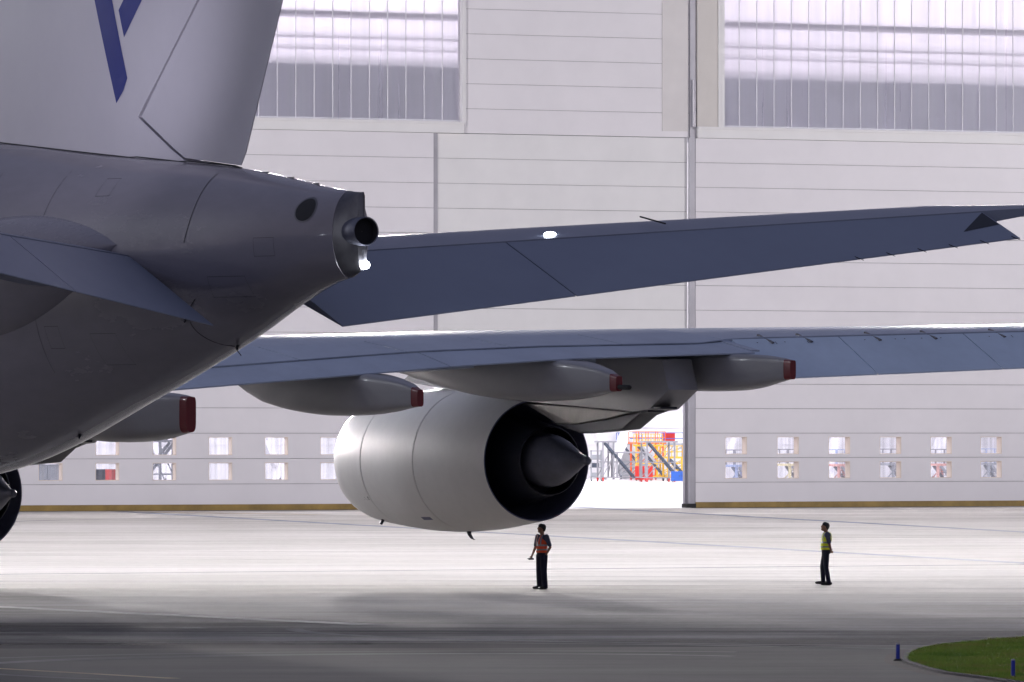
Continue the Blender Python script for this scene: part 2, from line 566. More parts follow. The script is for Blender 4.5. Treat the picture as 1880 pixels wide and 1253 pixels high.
b = MB()
xs = [p[0] for p in ipts]; ys = [p[1] for p in ipts]
for i in range(len(ipts)):               # ragged fringe leaning over the kerb
    a, c = Vector(ipts[i]), Vector(ipts[(i + 1) % len(ipts)])
    if a.x > 13 or c.x > 13: continue
    for _ in range(int((c - a).length * 170)):
        p = a.lerp(c, random.random()) + Vector((abs(random.gauss(0, .05)), random.gauss(0, .05)))
        h = random.uniform(.02, .06); w = random.uniform(.008, .016)
        b.v += [(p.x - w, p.y, .03), (p.x + w, p.y, .03), (p.x + random.gauss(0, .06), p.y + random.gauss(0, .06), .03 + h)]
        k = len(b.v); b.f.append([k - 3, k - 2, k - 1]); b.m.append(0)
cnt = 0
while cnt < 42000:
    x, y = random.uniform(min(xs), min(max(xs), 11.5)), random.uniform(144, max(ys))
    if not inside((x, y), ipts):
        continue
    cl = math.sin(x * 3.1 + y * .9) * math.sin(y * 1.7 - x * 2.2) * .5 + .5
    h = random.uniform(.035, .085) * (0.6 + .7 * cl)
    a = random.uniform(0, 6.28); w = random.uniform(.008, .018)
    lx, ly = random.gauss(0, .035), random.gauss(0, .035)
    dx, dy = math.cos(a) * w, math.sin(a) * w
    b.v += [(x - dx, y - dy, .03), (x + dx, y + dy, .03), (x + lx, y + ly, .035 + h)]
    k = len(b.v); b.f.append([k - 3, k - 2, k - 1]); b.m.append(0)
    cnt += 1
me = bpy.data.meshes.new('grass'); me.from_pydata(b.v, [], b.f); me.materials.append(M['grass'])
o = bpy.data.objects.new('grass', me); COL.objects.link(o)
tag(o, 'green island of short grass by the blue posts at the apron corner', 'grass', kind='stuff')

# blue edge markers
def marker():
    root = empty('edge_marker_post')
    b = MB()
    pr = [(.0, .036), (.255, .035), (.285, .033), (.297, .02), (.3, .002)]
    b.loft([[(r * math.cos(i * math.pi / 10), r * math.sin(i * math.pi / 10), z + .02) for i in range(20)] for z, r in pr])
    b.build('post', M['postb'], root)
    b = MB()
    pr = [(.0, .085), (.012, .083), (.03, .05), (.034, .04)]
    b.loft([[(r * math.cos(i * math.pi / 10), r * math.sin(i * math.pi / 10), z) for i in range(20)] for z, r in pr])
    b.build('base', M['rubber'], root)
    b = MB()
    b.loft([[(r * math.cos(i * math.pi / 10), r * math.sin(i * math.pi / 10), z) for i in range(20)] for z, r in [(.298, .0365), (.31, .0365), (.321, .03), (.324, .005)]])
    b.build('cap', M['gry'], root)
    return root


m1 = marker(); m1.location = (*gp(1648.5, 1214), .01)
tag(m1, 'blue marker post standing at the rounded tip of the grass island', 'marker post', 'blue edge marker posts')
m2 = copy_tree(m1); m2.location = (*gp(1860, 1249.5), .006)
m2.location.z = .045
m2['label'] = 'blue marker post at the near edge of the grass in the corner'

# ================================================================== HANGAR
hg = empty('hangar', (0, WALL_Y, 0), R(30))
tag(hg, 'huge white hangar with sliding doors, rows of small square windows and tall glazing', 'hangar')
PZ0, PH = .065, 1.355
WZ = [(1.62, 2.565), (2.96, 3.93)]
TOPZ = PZ0 + 15 * PH


def door(name, s0, s1, wins, z0=0, z1=TOPZ, y=0.0, band=True, thick=.38, m='clad', joint=.026):
    b = MB()
    j = joint / 2
    rows = []
    k = 1
    lo = z0
    while lo < z1 - .01:
        hi = min(z1, PZ0 + PH * k)
        if hi <= lo + .02:
            k += 1; continue
        rows.append((lo, hi)); lo = hi; k += 1
    b2 = MB()
    for lo, hi in rows:
        spans = None
        for a, c in WZ:
            if lo < a and c < hi and wins:
                spans = (a, c)
        bot = .33 if (band and lo < .2 and lo == z0) else None
        f0, f1 = lo + j, hi - j
        if bot:
            b2.box(s0, s1, y - .012, y + .07, .02, bot)
            f0 = bot + .004
        if not spans:
            b.box(s0, s1, y, y + .07, f0, f1)
            b.box(s0 + .01, s1 - .01, y + .07, y + thick, lo, hi, 1)
        else:
            a, c = spans
            for (q0, q1, dy0, dy1, mi, zz0, zz1) in ((s0, s1, 0, .07, 0, f0, f1), (s0 + .01, s1 - .01, .07, thick, 1, lo, hi)):
                b.box(q0, q1, y + dy0, y + dy1, zz0, a, mi)
                b.box(q0, q1, y + dy0, y + dy1, c, zz1, mi)
                x = q0
                for w0, w1 in wins:
                    b.box(x, w0, y + dy0, y + dy1, a, c, mi); x = w1
                b.box(x, q1, y + dy0, y + dy1, a, c, mi)
    d = b.build(name, [M[m], M['seamc']], hg, smooth=False)
    if b2.f:
        b2.build('kick_band', M['ochre'], d, smooth=False)
    for a, c in WZ if wins else ():
        for w0, w1 in wins:
            q = MB(); t = .035
            y0, y1 = y + .004, y + thick - .004
            q.box(w0, w0 + t, y0, y1, a, c); q.box(w1 - t, w1, y0, y1, a, c)
            q.box(w0 + t, w1 - t, y0, y1, a, a + t); q.box(w0 + t, w1 - t, y0, y1, c - t, c)
            q.box(w0 + t, w1 - t, y1 - .05, y1 - .03, a + t, c - t, 1)
            q.build('window', [M['liner'], M['pane']], d, smooth=False)
    return d


lw = [ws(u) for u in (70.5, 175, 280, 383, 486, 588)]
lw = [lw[0] - 3.40, ] + lw + [lw[-1] + 3.39]
WW = 1.43
lwin = [(s, s + WW) for s in lw]
rw = [ws(u) for u in (1331, 1426.5, 1521, 1615, 1708, 1800)]
rw += [rw[-1] + 3.40]
rwin = [(s, s + WW) for s in rw]
sL, sM0, sM1, sR = ws(796), ws(805), ws(1266), ws(1277.5)
door('sliding_door', -72, sL, lwin, y=0)
door('sliding_door', -135, -72.3, [(-132 + 3.39 * k, -132 + 3.39 * k + WW) for k in range(17)], y=0)
door('sliding_door', -330, -135.3, None, y=0)  # this run and the one above: out of view, added to reflect in the aircraft
door('sliding_door', sR, 195, rwin, y=0, thick=.5)
door('sliding_door', sL + .02, sR - .41, None, z0=PZ0 + 6 * PH, y=.2, band=False, m='clad2', joint=.026)
# edge guides
b = MB(); b.box(sR - .40, sR - .004, .03, .10, .25, TOPZ)
b.box(sR - .40, sR - .30, .10, .16, .25, TOPZ)
b.box(sR - .54, sR - .30, .30, .50, .25, PZ0 + 6 * PH - .05); b.box(sR - .36, sR - .30, .16, .30, .25, PZ0 + 6 * PH - .05)
g = b.build('edge_guide', M['track'], hg, smooth=False)
b = MB(); b.box(sR - .58, sR + .01, -.02, .56, .02, .25); b.build('rubber_foot', M['rubber'], g, smooth=False)
b = MB(); b.box(sL + .03, sL + .32, .12, .197, PZ0 + 6 * PH, TOPZ); b.build('edge_guide', M['track'], hg, smooth=False)
# upper wall zone
gL1, gR0 = ws(849), ws(1330)
ZS = 21.0
for s0, s1 in ((-330, gL1 + .1), (ws(1281), 195)):
    b = MB()
    b.box(s0, s1, -.03, .55, TOPZ + .01, ZS - .12)
    b.box(s0, s1, -.10, .60, ZS - .12, ZS + .02)              # projecting sill
    b.build('glazing_sill', M['clad2'], hg, smooth=False)
door('upper_wall', gL1 + .25, ws(1268), None, z0=TOPZ + .012, z1=44, y=.2, band=False, m='clad', joint=.026)
b = MB(); b.box(ws(1219), ws(1266), .165, .197, ZS - .25, 44); b.build('corner_pilaster', M['clad3'], hg, smooth=False)
b = MB(); b.box(ws(1281), gR0 - .40, .02, .9, ZS + .022, 44); b.build('corner_pilaster', M['beige'], hg, smooth=False)
b = MB(); b.box(gR0 - .396, gR0 - .22, -.03, .9, ZS + .022, 44); b.build('corner_trim', M['clad2'], hg, smooth=False)
b = MB(); b.box(ws(1269), ws(1280), .1, .5, ZS - .6, 44); b.tube((ws(1275), .07, ZS), (ws(1275), .07, ZS + 2.6), .10); b.build('downpipe', M['track'], hg, smooth=False)


def glazing(s0, s1, pitch, flip):
    b = MB()
    b.box(s0, s1, .30, .33, ZS + .022, 44)
    g = b.build('glazing', M['glaze'], hg, smooth=False)
    f = MB(); x = s0
    while x < s1:
        f.box(x - .018, x + .018, .24, .298, ZS + .022, 44)
        x += pitch
    for z in (ZS + .05, 44 - .1):
        f.box(s0, s1, .235, .299, z, z + .07)
    f.build('mullions', M['truss'], g, smooth=False)
    q = MB()
    e = s1 if not flip else s0 - .2
    q.box(e, e + .22, .0, .5, ZS + .022, 44)
    q.build('glazing_frame', M['clad2'], g, smooth=False)
    return g


glazing(-72, gL1, 1.13, False)
door('upper_wall', -330, -72.3, None, z0=ZS + .03, z1=44, y=.1, band=False, m='clad')  # out-of-view wall, added for its reflection in the aircraft's flank
glazing(gR0, 195, 1.13, True)
for s0, s1, top in ((-72, gL1 + 9, 24.45), (gR0 - .2, 195, 24.2)):
    b = MB(); b.box(s0, s1, 7.0, 7.2, ZS - .6, top + .15); b.build('gallery_parapet', M['parapet'], hg, smooth=False)
    for z, h in ((25.05, .10), (25.65, .12), (26.75, .34)):
        b = MB(); b.box(s0, s1, 3.3, 3.6, z, z + h); b.build('gallery_rail', M['truss'], hg, smooth=False)
# shell
b = MB(); b.box(-75, 198, .6, 246, 44, 44.6); b.build('roof', M['int'], hg, smooth=False)
b = MB(); b.box(-75.5, -75, .5, 246, 0, 44); b.build('side_wall', M['int'], hg, smooth=False)
b = MB(); b.box(198, 198.5, .5, 246, 0, 44); b.build('side_wall', M['int'], hg, smooth=False)
b = MB(); b.box(-75, 198, 246, 246.5, 0, 44)
for k in range(1, 30):
    b.box(-75, 198, 245.93, 245.999, k * 1.5, k * 1.5 + .06, 1)
b.build('back_wall', [M['int'], M['truss']], hg, smooth=False)
for x in range(60, 195, 11):                     # inclined braces and pipes on the rear wall
    b = MB(); b.bar((x, 240, 0), (x + 6, 240, 12), 1.0, .6); b.bar((x + 12, 240, 0), (x + 6, 240, 12), .8, .5)
    b.build('wall_brace', M['int'], hg, smooth=False)
    b = MB(); b.box(x + 8, x + 8.35, 237, 237.3, 4.4, 13); b.box(x + 6.2, x + 9.2, 237, 237.2, 6.1, 6.45); b.box(x + 9.0, x + 9.3, 237, 237.3, 3.4, 6.1)
    b.build('wall_pipe', M['truss'], hg, smooth=False)


def hp(s, y):
    return (C30 * s - S30 * y, WALL_Y + S30 * s + C30 * y)


sheet('hangar_floor', [hp(-75, .9), hp(198, .9), hp(198, 246), hp(-75, 246)], .006, M['hfloor'])

# ================================================================== THINGS IN THE HANGAR
def stand(name, label, x, y, w, d, decks, mf, mr, ms, group, rz=R(8), cas='redp'):
    """wheeled access stand: decks [(x0, x1, z, rail)]"""
    root = empty(name, (x, y, .006), rz)
    tag(root, label, 'access stand', group)
    fr = MB()
    top = max(q[2] for q in decks)
    posts = sorted({q[0] for q in decks} | {q[1] for q in decks})
    for px in posts:
        h = max(q[2] for q in decks if q[0] - .01 <= px <= q[1] + .01)
        for py in (0, d):
            fr.box(px - .07, px + .07, py - .07, py + .07, .28, h)
    for z in (.34, top * .5):
        for py in (0, d):
            fr.bar((posts[0], py, z), (posts[-1], py, z), .08)
    for a, c in zip(posts, posts[1:]):
        for py in (0, d):
            fr.bar((a, py, .4), (c, py, min(q[2] for q in decks) * .95), .06)
    for px in posts:
        for z in (.34, top * .5):
            fr.bar((px, 0, z), (px, d, z), .07)
    fr.build('frame', M[mf], root, smooth=False)
    for x0, x1, z, rail in decks:
        q = MB(); q.box(x0 - .25, x1 + .25, -.15, d + .15, z, z + .14)
        dk = q.build('deck', M[mf], root, smooth=False)
        if rail:
            q = MB()
            for py in (0, d):
                for zz in (.55, 1.05):
                    q.bar((x0 - .2, py, z + zz), (x1 + .2, py, z + zz), .06)
                k = x0 - .2
                while k <= x1 + .21:
                    q.bar((k, py, z + .14), (k, py, z + 1.05), .06); k += (x1 - x0 + .4) / 3
            for zz in (.55, 1.05):
                q.bar((x0 - .2, 0, z + zz), (x0 - .2, d, z + zz), .05)
            q.build('guard_rail', M[mr], dk, smooth=False)
    st = MB()
    x0, x1, z, _ = decks[0]
    xs_ = x0 + .15
    for py in (-.1, .75):
        st.bar((xs_, py, z), (xs_ + z * .78, py, .3), .09, .17)
    for k in range(1, 11):
        f = k / 11
        st.box(xs_ + z * .78 * (1 - f) - .14, xs_ + z * .78 * (1 - f) + .14, -.1, .75, .3 + (z - .3) * f, .34 + (z - .3) * f)
    st.build('stairs', M[ms], root, smooth=False)
    for px in (posts[0], posts[-1]):
        for py in (0, d):
            c = MB(); c.tube((px - .05, py, .17), (px + .05, py, .17), .17, n=14); c.box(px - .09, px + .09, py - .05, py + .05, .17, .33)
            c.build('caster', M[cas], root)
    return root


def ux(u, Y):
    return (u - U0) / F * Y


GR = 'maintenance access stands inside the hangar'
Yb = 722.0
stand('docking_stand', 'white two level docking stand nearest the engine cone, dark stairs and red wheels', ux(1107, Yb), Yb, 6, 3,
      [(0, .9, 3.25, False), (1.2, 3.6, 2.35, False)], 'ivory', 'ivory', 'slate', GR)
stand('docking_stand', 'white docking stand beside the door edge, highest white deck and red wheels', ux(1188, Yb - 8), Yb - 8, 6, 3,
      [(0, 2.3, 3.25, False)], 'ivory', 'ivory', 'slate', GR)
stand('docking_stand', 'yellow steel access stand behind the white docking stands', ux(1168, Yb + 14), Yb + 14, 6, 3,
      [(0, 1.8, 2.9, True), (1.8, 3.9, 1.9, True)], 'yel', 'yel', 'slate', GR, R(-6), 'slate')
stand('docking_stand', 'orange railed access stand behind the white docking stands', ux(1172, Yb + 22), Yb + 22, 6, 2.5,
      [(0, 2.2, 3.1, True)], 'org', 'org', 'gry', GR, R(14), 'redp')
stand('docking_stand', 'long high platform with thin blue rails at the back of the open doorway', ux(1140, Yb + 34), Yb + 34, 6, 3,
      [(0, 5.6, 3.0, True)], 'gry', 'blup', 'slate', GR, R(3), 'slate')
stand('docking_stand', 'low yellow access stand partly hidden by the door edge', ux(1226, Yb + 4), Yb + 4, 4, 2,
      [(0, 2.4, 1.9, True)], 'yel', 'yel', 'slate', GR, R(10), 'slate')


def cabinet(name, label, cat, x, y, z, w, d, h, m, group=None, rz=0):
    root = empty(name, (x, y, z), rz)
    tag(root, label, cat, group)
    b = MB(); b.box(0, w, 0, d, .1, h); b.build('body', M[m], root, smooth=False, bevel=.03)
    for k in range(2):
        b = MB(); b.box(w * (.04 + .48 * k), w * (.48 + .48 * k), -.02, -.002, .18, h - .08)
        dr = b.build('door', M[m], root, smooth=False)
        b = MB(); b.box(w * (.42 + .12 * k), w * (.44 + .12 * k), -.05, -.021, h * .5, h * .65); b.build('handle', M['slate'], dr, smooth=False)
    for i in (0, 1):
        for j in (0, 1):
            b = MB(); b.tube((w * .1 + i * w * .8 - .03, .1 + j * (d - .2), .06), (w * .1 + i * w * .8 + .03, .1 + j * (d - .2), .06), .06, n=10)
            b.build('wheel', M['rubber'], root)
    return root


cabinet('tool_cabinet', 'red cabinet up on the blue railed platform in the open doorway', 'cabinet', ux(1216, Yb + 36), Yb + 35.2, 3.15, 1.1, .7, .95, 'redp')
cabinet('tool_cabinet', 'blue tool cabinet on the hangar floor by the door edge', 'cabinet', ux(1232, Yb - 12), Yb - 12, .006, 1.6, .8, .9, 'blup')
cabinet('tool_cabinet', 'low red tool cabinet between the white docking stands', 'cabinet', ux(1166, Yb + 8), Yb + 8, .006, 1.5, .8, 1.25, 'redp')


def trolley(x, y, label):
    root = empty('parts_trolley', (x, y, .006), R(5)); tag(root, label, 'trolley')
    b = MB()
    for px in (0, .85):
        for py in (0, .6):
            b.box(px - .03, px + .03, py - .03, py + .03, .1, 2.6)
    b.build('frame', M['gry'], root, smooth=False)
    for z in (.3, 1.1, 1.8, 2.5):
        b = MB(); b.box(-.1, .95, -.1, .7, z, z + .06); b.build('shelf', M['ivory'], root, smooth=False)
    for z, m, w in ((.36, 'gry', .5), (1.16, 'slate', .6), (1.86, 'gry', .7)):
        b = MB(); b.box(.05, .05 + w, 0, .5, z, z + .35); b.build('parts_box', M[m], root, smooth=False, bevel=.02)
    for px in (0, .85):
        b = MB(); b.tube((px, -.04, .06), (px, .04, .06), .06, n=10); b.build('caster', M['rubber'], root)
    return root


trolley(ux(1086, 728), 728, 'grey shelf trolley with parts boxes beside the black engine nozzle edge')

# things glimpsed through the small door windows
def seen(u, dy):
    Y = WALL_Y + S30 * ws(u) + dy
    return ux(u, Y), Y


x, y = seen(165, 26)
cabinet('equipment_box', 'dark blue equipment box behind the second window column of the left door', 'equipment box', x, y, .006, 2.6, 1.5, 2.1, 'slate', None, R(30))
x, y = seen(205, 24)
cabinet('equipment_box', 'red equipment box behind the left door windows beside a blue box', 'equipment box', x, y, .006, .45, .8, 2.1, 'redp', None, R(30))
x, y = seen(55, 22)
cabinet('equipment_box', 'grey equipment box behind the first window column of the left door', 'equipment box', x, y, .006, 2.1, 1.4, 2.4, 'gry', None, R(30))
x, y = seen(268, 30)
stand('boarding_steps', 'grey mobile steps sloping down behind the third window column of the left door', x, y, 4, 2, [(-1.6, -.2, 3.6, True)], 'gry', 'ivory', 'gry', GR, R(200), 'slate')
for u, dy, mf, mr, lab in ((1352, 60, 'pblu', 'ivory', 'pale blue stand behind the first window column of the right door'),
                           (1450, 74, 'pyel', 'ivory', 'pale yellow stand behind the second window column of the right door'),
                           (1540, 66, 'pred', 'pblu', 'pale red stand with pale blue rails behind the third window column of the right door'),
                           (1640, 80, 'gry', 'ivory', 'grey stand behind the fourth window column of the right door'),
                           (1722, 70, 'pred', 'ivory', 'pale red stand behind the fifth window column of the right door'),
                           (1815, 84, 'gry', 'pblu', 'grey stand with pale blue rails behind the sixth window column of the right door')):
    x, y = seen(u, dy)
    stand('docking_stand', lab, x, y, 3, 2, [(0, 1.6, 2.0, True)], mf, mr, 'gry', GR, R(30), 'slate')

# ================================================================== AIRLINER
ac = empty('airliner', (TX, TY, 0), R(30))
tag(ac, 'large grey and white airliner seen from behind with blue stripes on its fin', 'airliner')

FUS = [(.55, 9.49, 7.61, .44), (1.3, 9.56, 7.50, .66), (3, 9.8, 7.1, 1.0), (5.9, 10.15, 6.18, 1.4), (10.9, 10.58, 4.85, 2.1), (17.5, 11.1, 3.35, 2.95),
       (25, 11.2, 2.6, 3.4), (32, 11.2, 2.35, 3.57), (56, 11.2, 2.35, 3.57), (62, 11.0, 2.4, 3.4), (67, 9.8, 2.7, 2.7), (70.5, 7.8, 3.4, 1.5), (72, 6.2, 4.6, .4)]


def fus_at(L, FT=FUS):
    """smooth (monotone cubic) interpolation of the section table"""
    n = len(FT)
    L = max(FT[0][0], min(FT[-1][0], L))
    for i in range(n - 1):
        if L <= FT[i + 1][0]:
            break
    x0, x1 = FT[i][0], FT[i + 1][0]; h = x1 - x0; t = (L - x0) / h
    out = []
    for c in (1, 2, 3):
        def sl(k):
            if k <= 0: return (FT[1][c] - FT[0][c]) / (FT[1][0] - FT[0][0])
            if k >= n - 1: return (FT[-1][c] - FT[-2][c]) / (FT[-1][0] - FT[-2][0])
            a = (FT[k][c] - FT[k - 1][c]) / (FT[k][0] - FT[k - 1][0]); b = (FT[k + 1][c] - FT[k][c]) / (FT[k + 1][0] - FT[k][0])
            return 0 if a * b <= 0 else 2 * a * b / (a + b)
        m0, m1 = sl(i), sl(i + 1)
        y0, y1 = FT[i][c], FT[i + 1][c]
        out.append(y0 * (2 * t**3 - 3 * t**2 + 1) + m0 * h * (t**3 - 2 * t**2 + t) + y1 * (-2 * t**3 + 3 * t**2) + m1 * h * (t**3 - t**2))
    return out


def fring(L, n=72, sh=0.0, FT=FUS):
    t, bt, hw = fus_at(L, FT)
    zc, hh = (t + bt) / 2, (t - bt) / 2
    return [((hw - sh) * math.cos(2 * math.pi * i / n), L, zc + (hh - sh) * math.sin(2 * math.pi * i / n)) for i in range(n)]


b = MB()
Ls = [.60, .8, 1.1, 1.5, 2, 2.5, 3.2, 4, 5, 6, 7]
SEAMS = [8.35]
L = 7.6
while L < 72:
    Ls.append(L); L += .75 if L < 30 else 2.0
Ls.append(72)
rings, mis = [], []
for L in Ls:
    rings.append(fring(L))
b.loft(rings)
fus = b.build('fuselage', [M['fus'], M['seam']], ac, 50)


def side_pt(L, Z, sgn=-1, off=.0):
    t, bt, hw = fus_at(L)
    zc, hh = (t + bt) / 2, (t - bt) / 2
    f = max(-1, min(1, (Z - zc) / hh))
    return Vector((sgn * (hw * math.sqrt(max(0, 1 - f * f)) + off), L, Z))


def ribbon(name, path, w, m, parent, fn):
    """thin raised ribbon following (L, Z) points on a surface"""
    pts = [fn(*p) for p in path]
    b = MB(); rg = []
    for i, p in enumerate(pts):
        d = (pts[min(i + 1, len(pts) - 1)] - pts[max(i - 1, 0)]).normalized()
        nn = Vector((-1, 0, 0))
        s = d.cross(nn).normalized() * w / 2
        rg.append([p + s, p - s])
    b.loft(rg, False, False, closed=False)
    return b.build(name, m, parent)


# skin joints of the tail (arc-shaped butt straps)
def arc_joint(L0, z0, z1, bow, w=.03):
    path = []
    for i in range(25):
        t = i / 24
        path.append((L0 + bow * (1 - (2 * t - 1) ** 2), z0 + (z1 - z0) * t))
    return ribbon('skin_joint', path, w, M['seam'], fus, lambda l, z: side_pt(l, z, -1, .004))


arc_joint(5.75, 8.45, 10.0, -.1)
arc_joint(5.6, 5.95, 7.2, .55)
def side_at(u, v):                    # which (L, Z) of the flank the sight line meets
    W = -1.0
    for _ in range(30):
        L, Z = at(u, v, W)
        W = .5 * W + .5 * side_pt(L, Z).x
    return L, Z


def outline(L0, Z0, l, h, m='seam'):
    k = .02
    for path in (((L0, Z0), (L0 + l, Z0)), ((L0, Z0 + h), (L0 + l, Z0 + h)), ((L0, Z0), (L0, Z0 + h)), ((L0 + l, Z0), (L0 + l, Z0 + h))):
        (a, c), (e, f) = path
        ribbon('hatch_seam', [(a + (e - a) * t / 8, c + (f - c) * t / 8) for t in range(9)], .007, M[m], fus, lambda L, z: side_pt(L, z, -1, .003))


for u, v, l, h in ((470, 545, 1.3, .45), (505, 470, .7, .4), (250, 670, .9, .7), (120, 640, .5, .5), (200, 360, .55, .4)):
    outline(*side_at(u, v), l, h)
for L0 in (11.6, 14.3):
    arc_joint(L0, tab(L0, [(11.6, 5.6), (14.3, 4.9)]), 10.2, -.05, .012)
# tail cap in bare metal, narrowing to the blade end
CAP = [(.10, 9.455, 7.76, .10), (.3, 9.465, 7.68, .20), (.45, 9.475, 7.65, .33), (.598, 9.49, 7.61, .445)]
eL, eZ = at(668, 425, 0)
b = MB()
b.loft([fring(L, 48, .0, CAP) for L in (.10, .14, .2, .3, .38, .45, .53, .594)])
b.loft([[(-h, L, eZ + .30), (h, L, eZ + .30), (h, L, 9.38), (0, L, 9.455), (-h, L, 9.38)] for L, h in ((.0, .025), (.11, .09))])
cap = b.build('tail_cap', M['steel'], ac, 40)
# APU exhaust pipe through the cap
b = MB()
b.lathe_y([(-.10, .285), (-.115, .305), (-.09, .318), (.2, .32), (.9, .315), (1.4, .2)], 0, eZ, 40)
b.lathe_y([(-.10, .285), (.0, .275), (.085, .27), (.086, .01)], 0, eZ, 40, 1)
b.build('exhaust_pipe', [M['plug'], M['seam']], ac, 40)
# APU intake: dark oval on the flank
def disc_on_side(name, L0, Z0, rl, rz, m, parent, off=.006, n=32):
    b = MB()
    rg = [[side_pt(L0 + f * rl * math.cos(2 * math.pi * i / n), Z0 + f * rz * math.sin(2 * math.pi * i / n), -1, off) for i in range(n)] for f in (1, .7, .35, .01)]
    b.loft(rg, False, True)
    return b.build(name, m, parent)


l0, z0 = side_at(561, 385.5)
disc_on_side('intake_opening', l0, z0, .30, .245, M['seam'], fus, .008)
disc_on_side('intake_rim', l0, z0, .345, .28, M['steel'], fus, .004)
for u, v, r in ((435, 637, .05), (338, 588, .035), (120, 800, .05)):
    l1, z1 = side_at(u, v)
    b = MB(); p = side_pt(l1, z1, -1, -.02); b.tube(p, p + Vector((-.07, -.12, -.05)), r, r * .5, dome=1); b.build('drain_mast', M['dark'], fus)
b = MB()
for i in range(3):                     # small antenna blades on the upper ridge
    l1 = 2.2 + i * 1.15; t = fus_at(l1)[0]
    b.box(-.012, .012, l1 - .18, l1 + .22, t - .03, t + .018)
b.build('antenna_blade', M['dark'], fus, smooth=False)
# tail navigation lamp under the exhaust
lL, lZ = at(668, 487, 0)
b = MB(); b.tube((0, -.03, eZ - .40), (0, -.03, lZ + .02), .05, .05); b.build('lamp_bracket', M['ivory'], ac)
b = MB(); b.tube((0, -.08, lZ), (0, -.02, lZ), .09, .09, 20, dome=1); b.build('tail_light', M['lens'], ac)


# --- fin and rudder
def finle(Z): return 17.7 - (Z - 14.3) * .95
def finte(Z): return 5.55 - .519 * (Z - 10.15)
def naca(x):
    x = min(max(x, 0), 1)
    return (.2969 * math.sqrt(x) - .126 * x - .3516 * x * x + .2843 * x**3 - .1036 * x**4) / .1
def finh(L, Z):
    le, te = finle(Z), finte(Z)
    return max(.012, (.62 - .028 * (Z - 10)) * naca((le - L) / (le - te)))


def panel_x(rows, n=26):
    """rows [((L,Z) lead, (L,Z) trail)] -> symmetric section in x"""
    b = MB(); rg = []
    for (l0, z0), (l1, z1) in rows:
        a = []
        for i in range(n + 1):
            t = (i / n) ** 1.6 if l0 > finle(z0) - .3 else i / n
            L, Z = l0 + (l1 - l0) * t, z0 + (z1 - z0) * t
            a.append((L, Z, finh(L, Z)))
        rg.append([(-h, L, Z) for L, Z, h in a] + [(h, L, Z) for L, Z, h in a[::-1]])
    b.loft(rg)
    return b


off = .40
hA = (at(244, 215, -.5)); hB = at(316, 292, -.45); hT = at(345, 0, -.5)
dh = (hT[0] - hA[0]) / (hT[1] - hA[1])
def hinge(Z): return hA[0] + dh * (Z - hA[1])
zt = 20.5
rows = [((finle(9.6), 9.6), (5.75, 9.6)), ((finle(10.1), 10.1), (5.7, 10.1)), ((finle(hB[1] - .03), hB[1] - .03), (hB[0] - .12, hB[1] - .03))]
for i in range(1, 5):
    t = i / 4
    rows.append(((finle(hB[1] + (hA[1] - hB[1]) * t), hB[1] + (hA[1] - hB[1]) * t), (hB[0] + (hA[0] - hB[0]) * t, hB[1] + (hA[1] - hB[1]) * t)))
for i in range(1, 10):
    Z = hA[1] + (zt - hA[1]) * i / 9
    rows.append(((finle(Z), Z), (max(hinge(Z), finte(Z) + .1), Z)))
fin = panel_x(rows).build('tail_fin', M['fin'], ac, 40)
g = .10
rbZ = at(443, 304, 0)
rows = [((hB[0] - g * 1.6, hB[1] + .02), (rbZ[0], rbZ[1]))]
for i in range(1, 5):
    t = i / 4
    Z = hB[1] + (hA[1] - hB[1]) * t
    rows.append(((hB[0] + (hA[0] - hB[0]) * t - g * 1.5, Z), (finte(rbZ[1] + (hA[1] - rbZ[1]) * t), rbZ[1] + (hA[1] - rbZ[1]) * t)))
for i in range(1, 10):
    Z = hA[1] + (zt - hA[1]) * i / 9
    rows.append(((max(hinge(Z), finte(Z) + .12) - g, Z), (finte(Z), Z)))
panel_x(rows).build('rudder', M['fin'], ac, 40)


def stripe(pix):
    bm = bmesh.new()
    vs = []
    for u, v in pix:
        W = -.45
        for _ in range(6):
            L, Z = at(u, v, W); W = -finh(L, Z)
        vs.append(bm.verts.new((0, L, Z)))
    bm.faces.new(vs)
    for ax, k0, k1 in ((1, 0, 24), (2, 9, 22)):
        k = k0
        while k < k1:
            co = (0, k, 0) if ax == 1 else (0, 0, k)
            no = (0, 1, 0) if ax == 1 else (0, 0, 1)
            bmesh.ops.bisect_plane(bm, geom=bm.verts[:] + bm.edges[:] + bm.faces[:], plane_co=co, plane_no=no)
            k += .3
    for v in bm.verts:
        v.co.x = -(finh(v.co.y, v.co.z) + .006)
    me = bpy.data.meshes.new('livery_stripe'); bm.to_mesh(me); bm.free()
    me.materials.append(M['blue'])
    me.polygons.foreach_set('use_smooth', [True] * len(me.polygons))
    o = bpy.data.objects.new('livery_stripe', me); COL.objects.link(o); o.parent = fin
    o['label'] = 'blue livery stripe'
    return o


stripe([(140, -200), (167, -200), (206, 0), (234, 144), (227, 167), (214, 190)])
stripe([(218, 19), (275, -100), (309, -100), (228, 69)])
# dark sealing strip where the fin meets the body
def fin_root(side=-1):
    path = []
    for i in range(40):
        L = 5.6 + i * .36
        for k in range(60):
            Z = 9.4 + k * .03
            t, bt, hw = fus_at(L); zc, hh = (t + bt) / 2, (t - bt) / 2
            f = (Z - zc) / hh
            if f < 1 and hw * math.sqrt(1 - f * f) <= finh(L, Z) + .02:
                break
            if f >= 1: break
        path.append(Vector((side * (finh(L, Z) + .012), L, Z)))
    b = MB()
    b.loft([[p + Vector((0, 0, .012)), p + Vector((side * .01, 0, -.014))] for p in path], False, False, closed=False)
    b.build('seal_strip', M['seam'], fin)


fin_root()
fin_root(1)


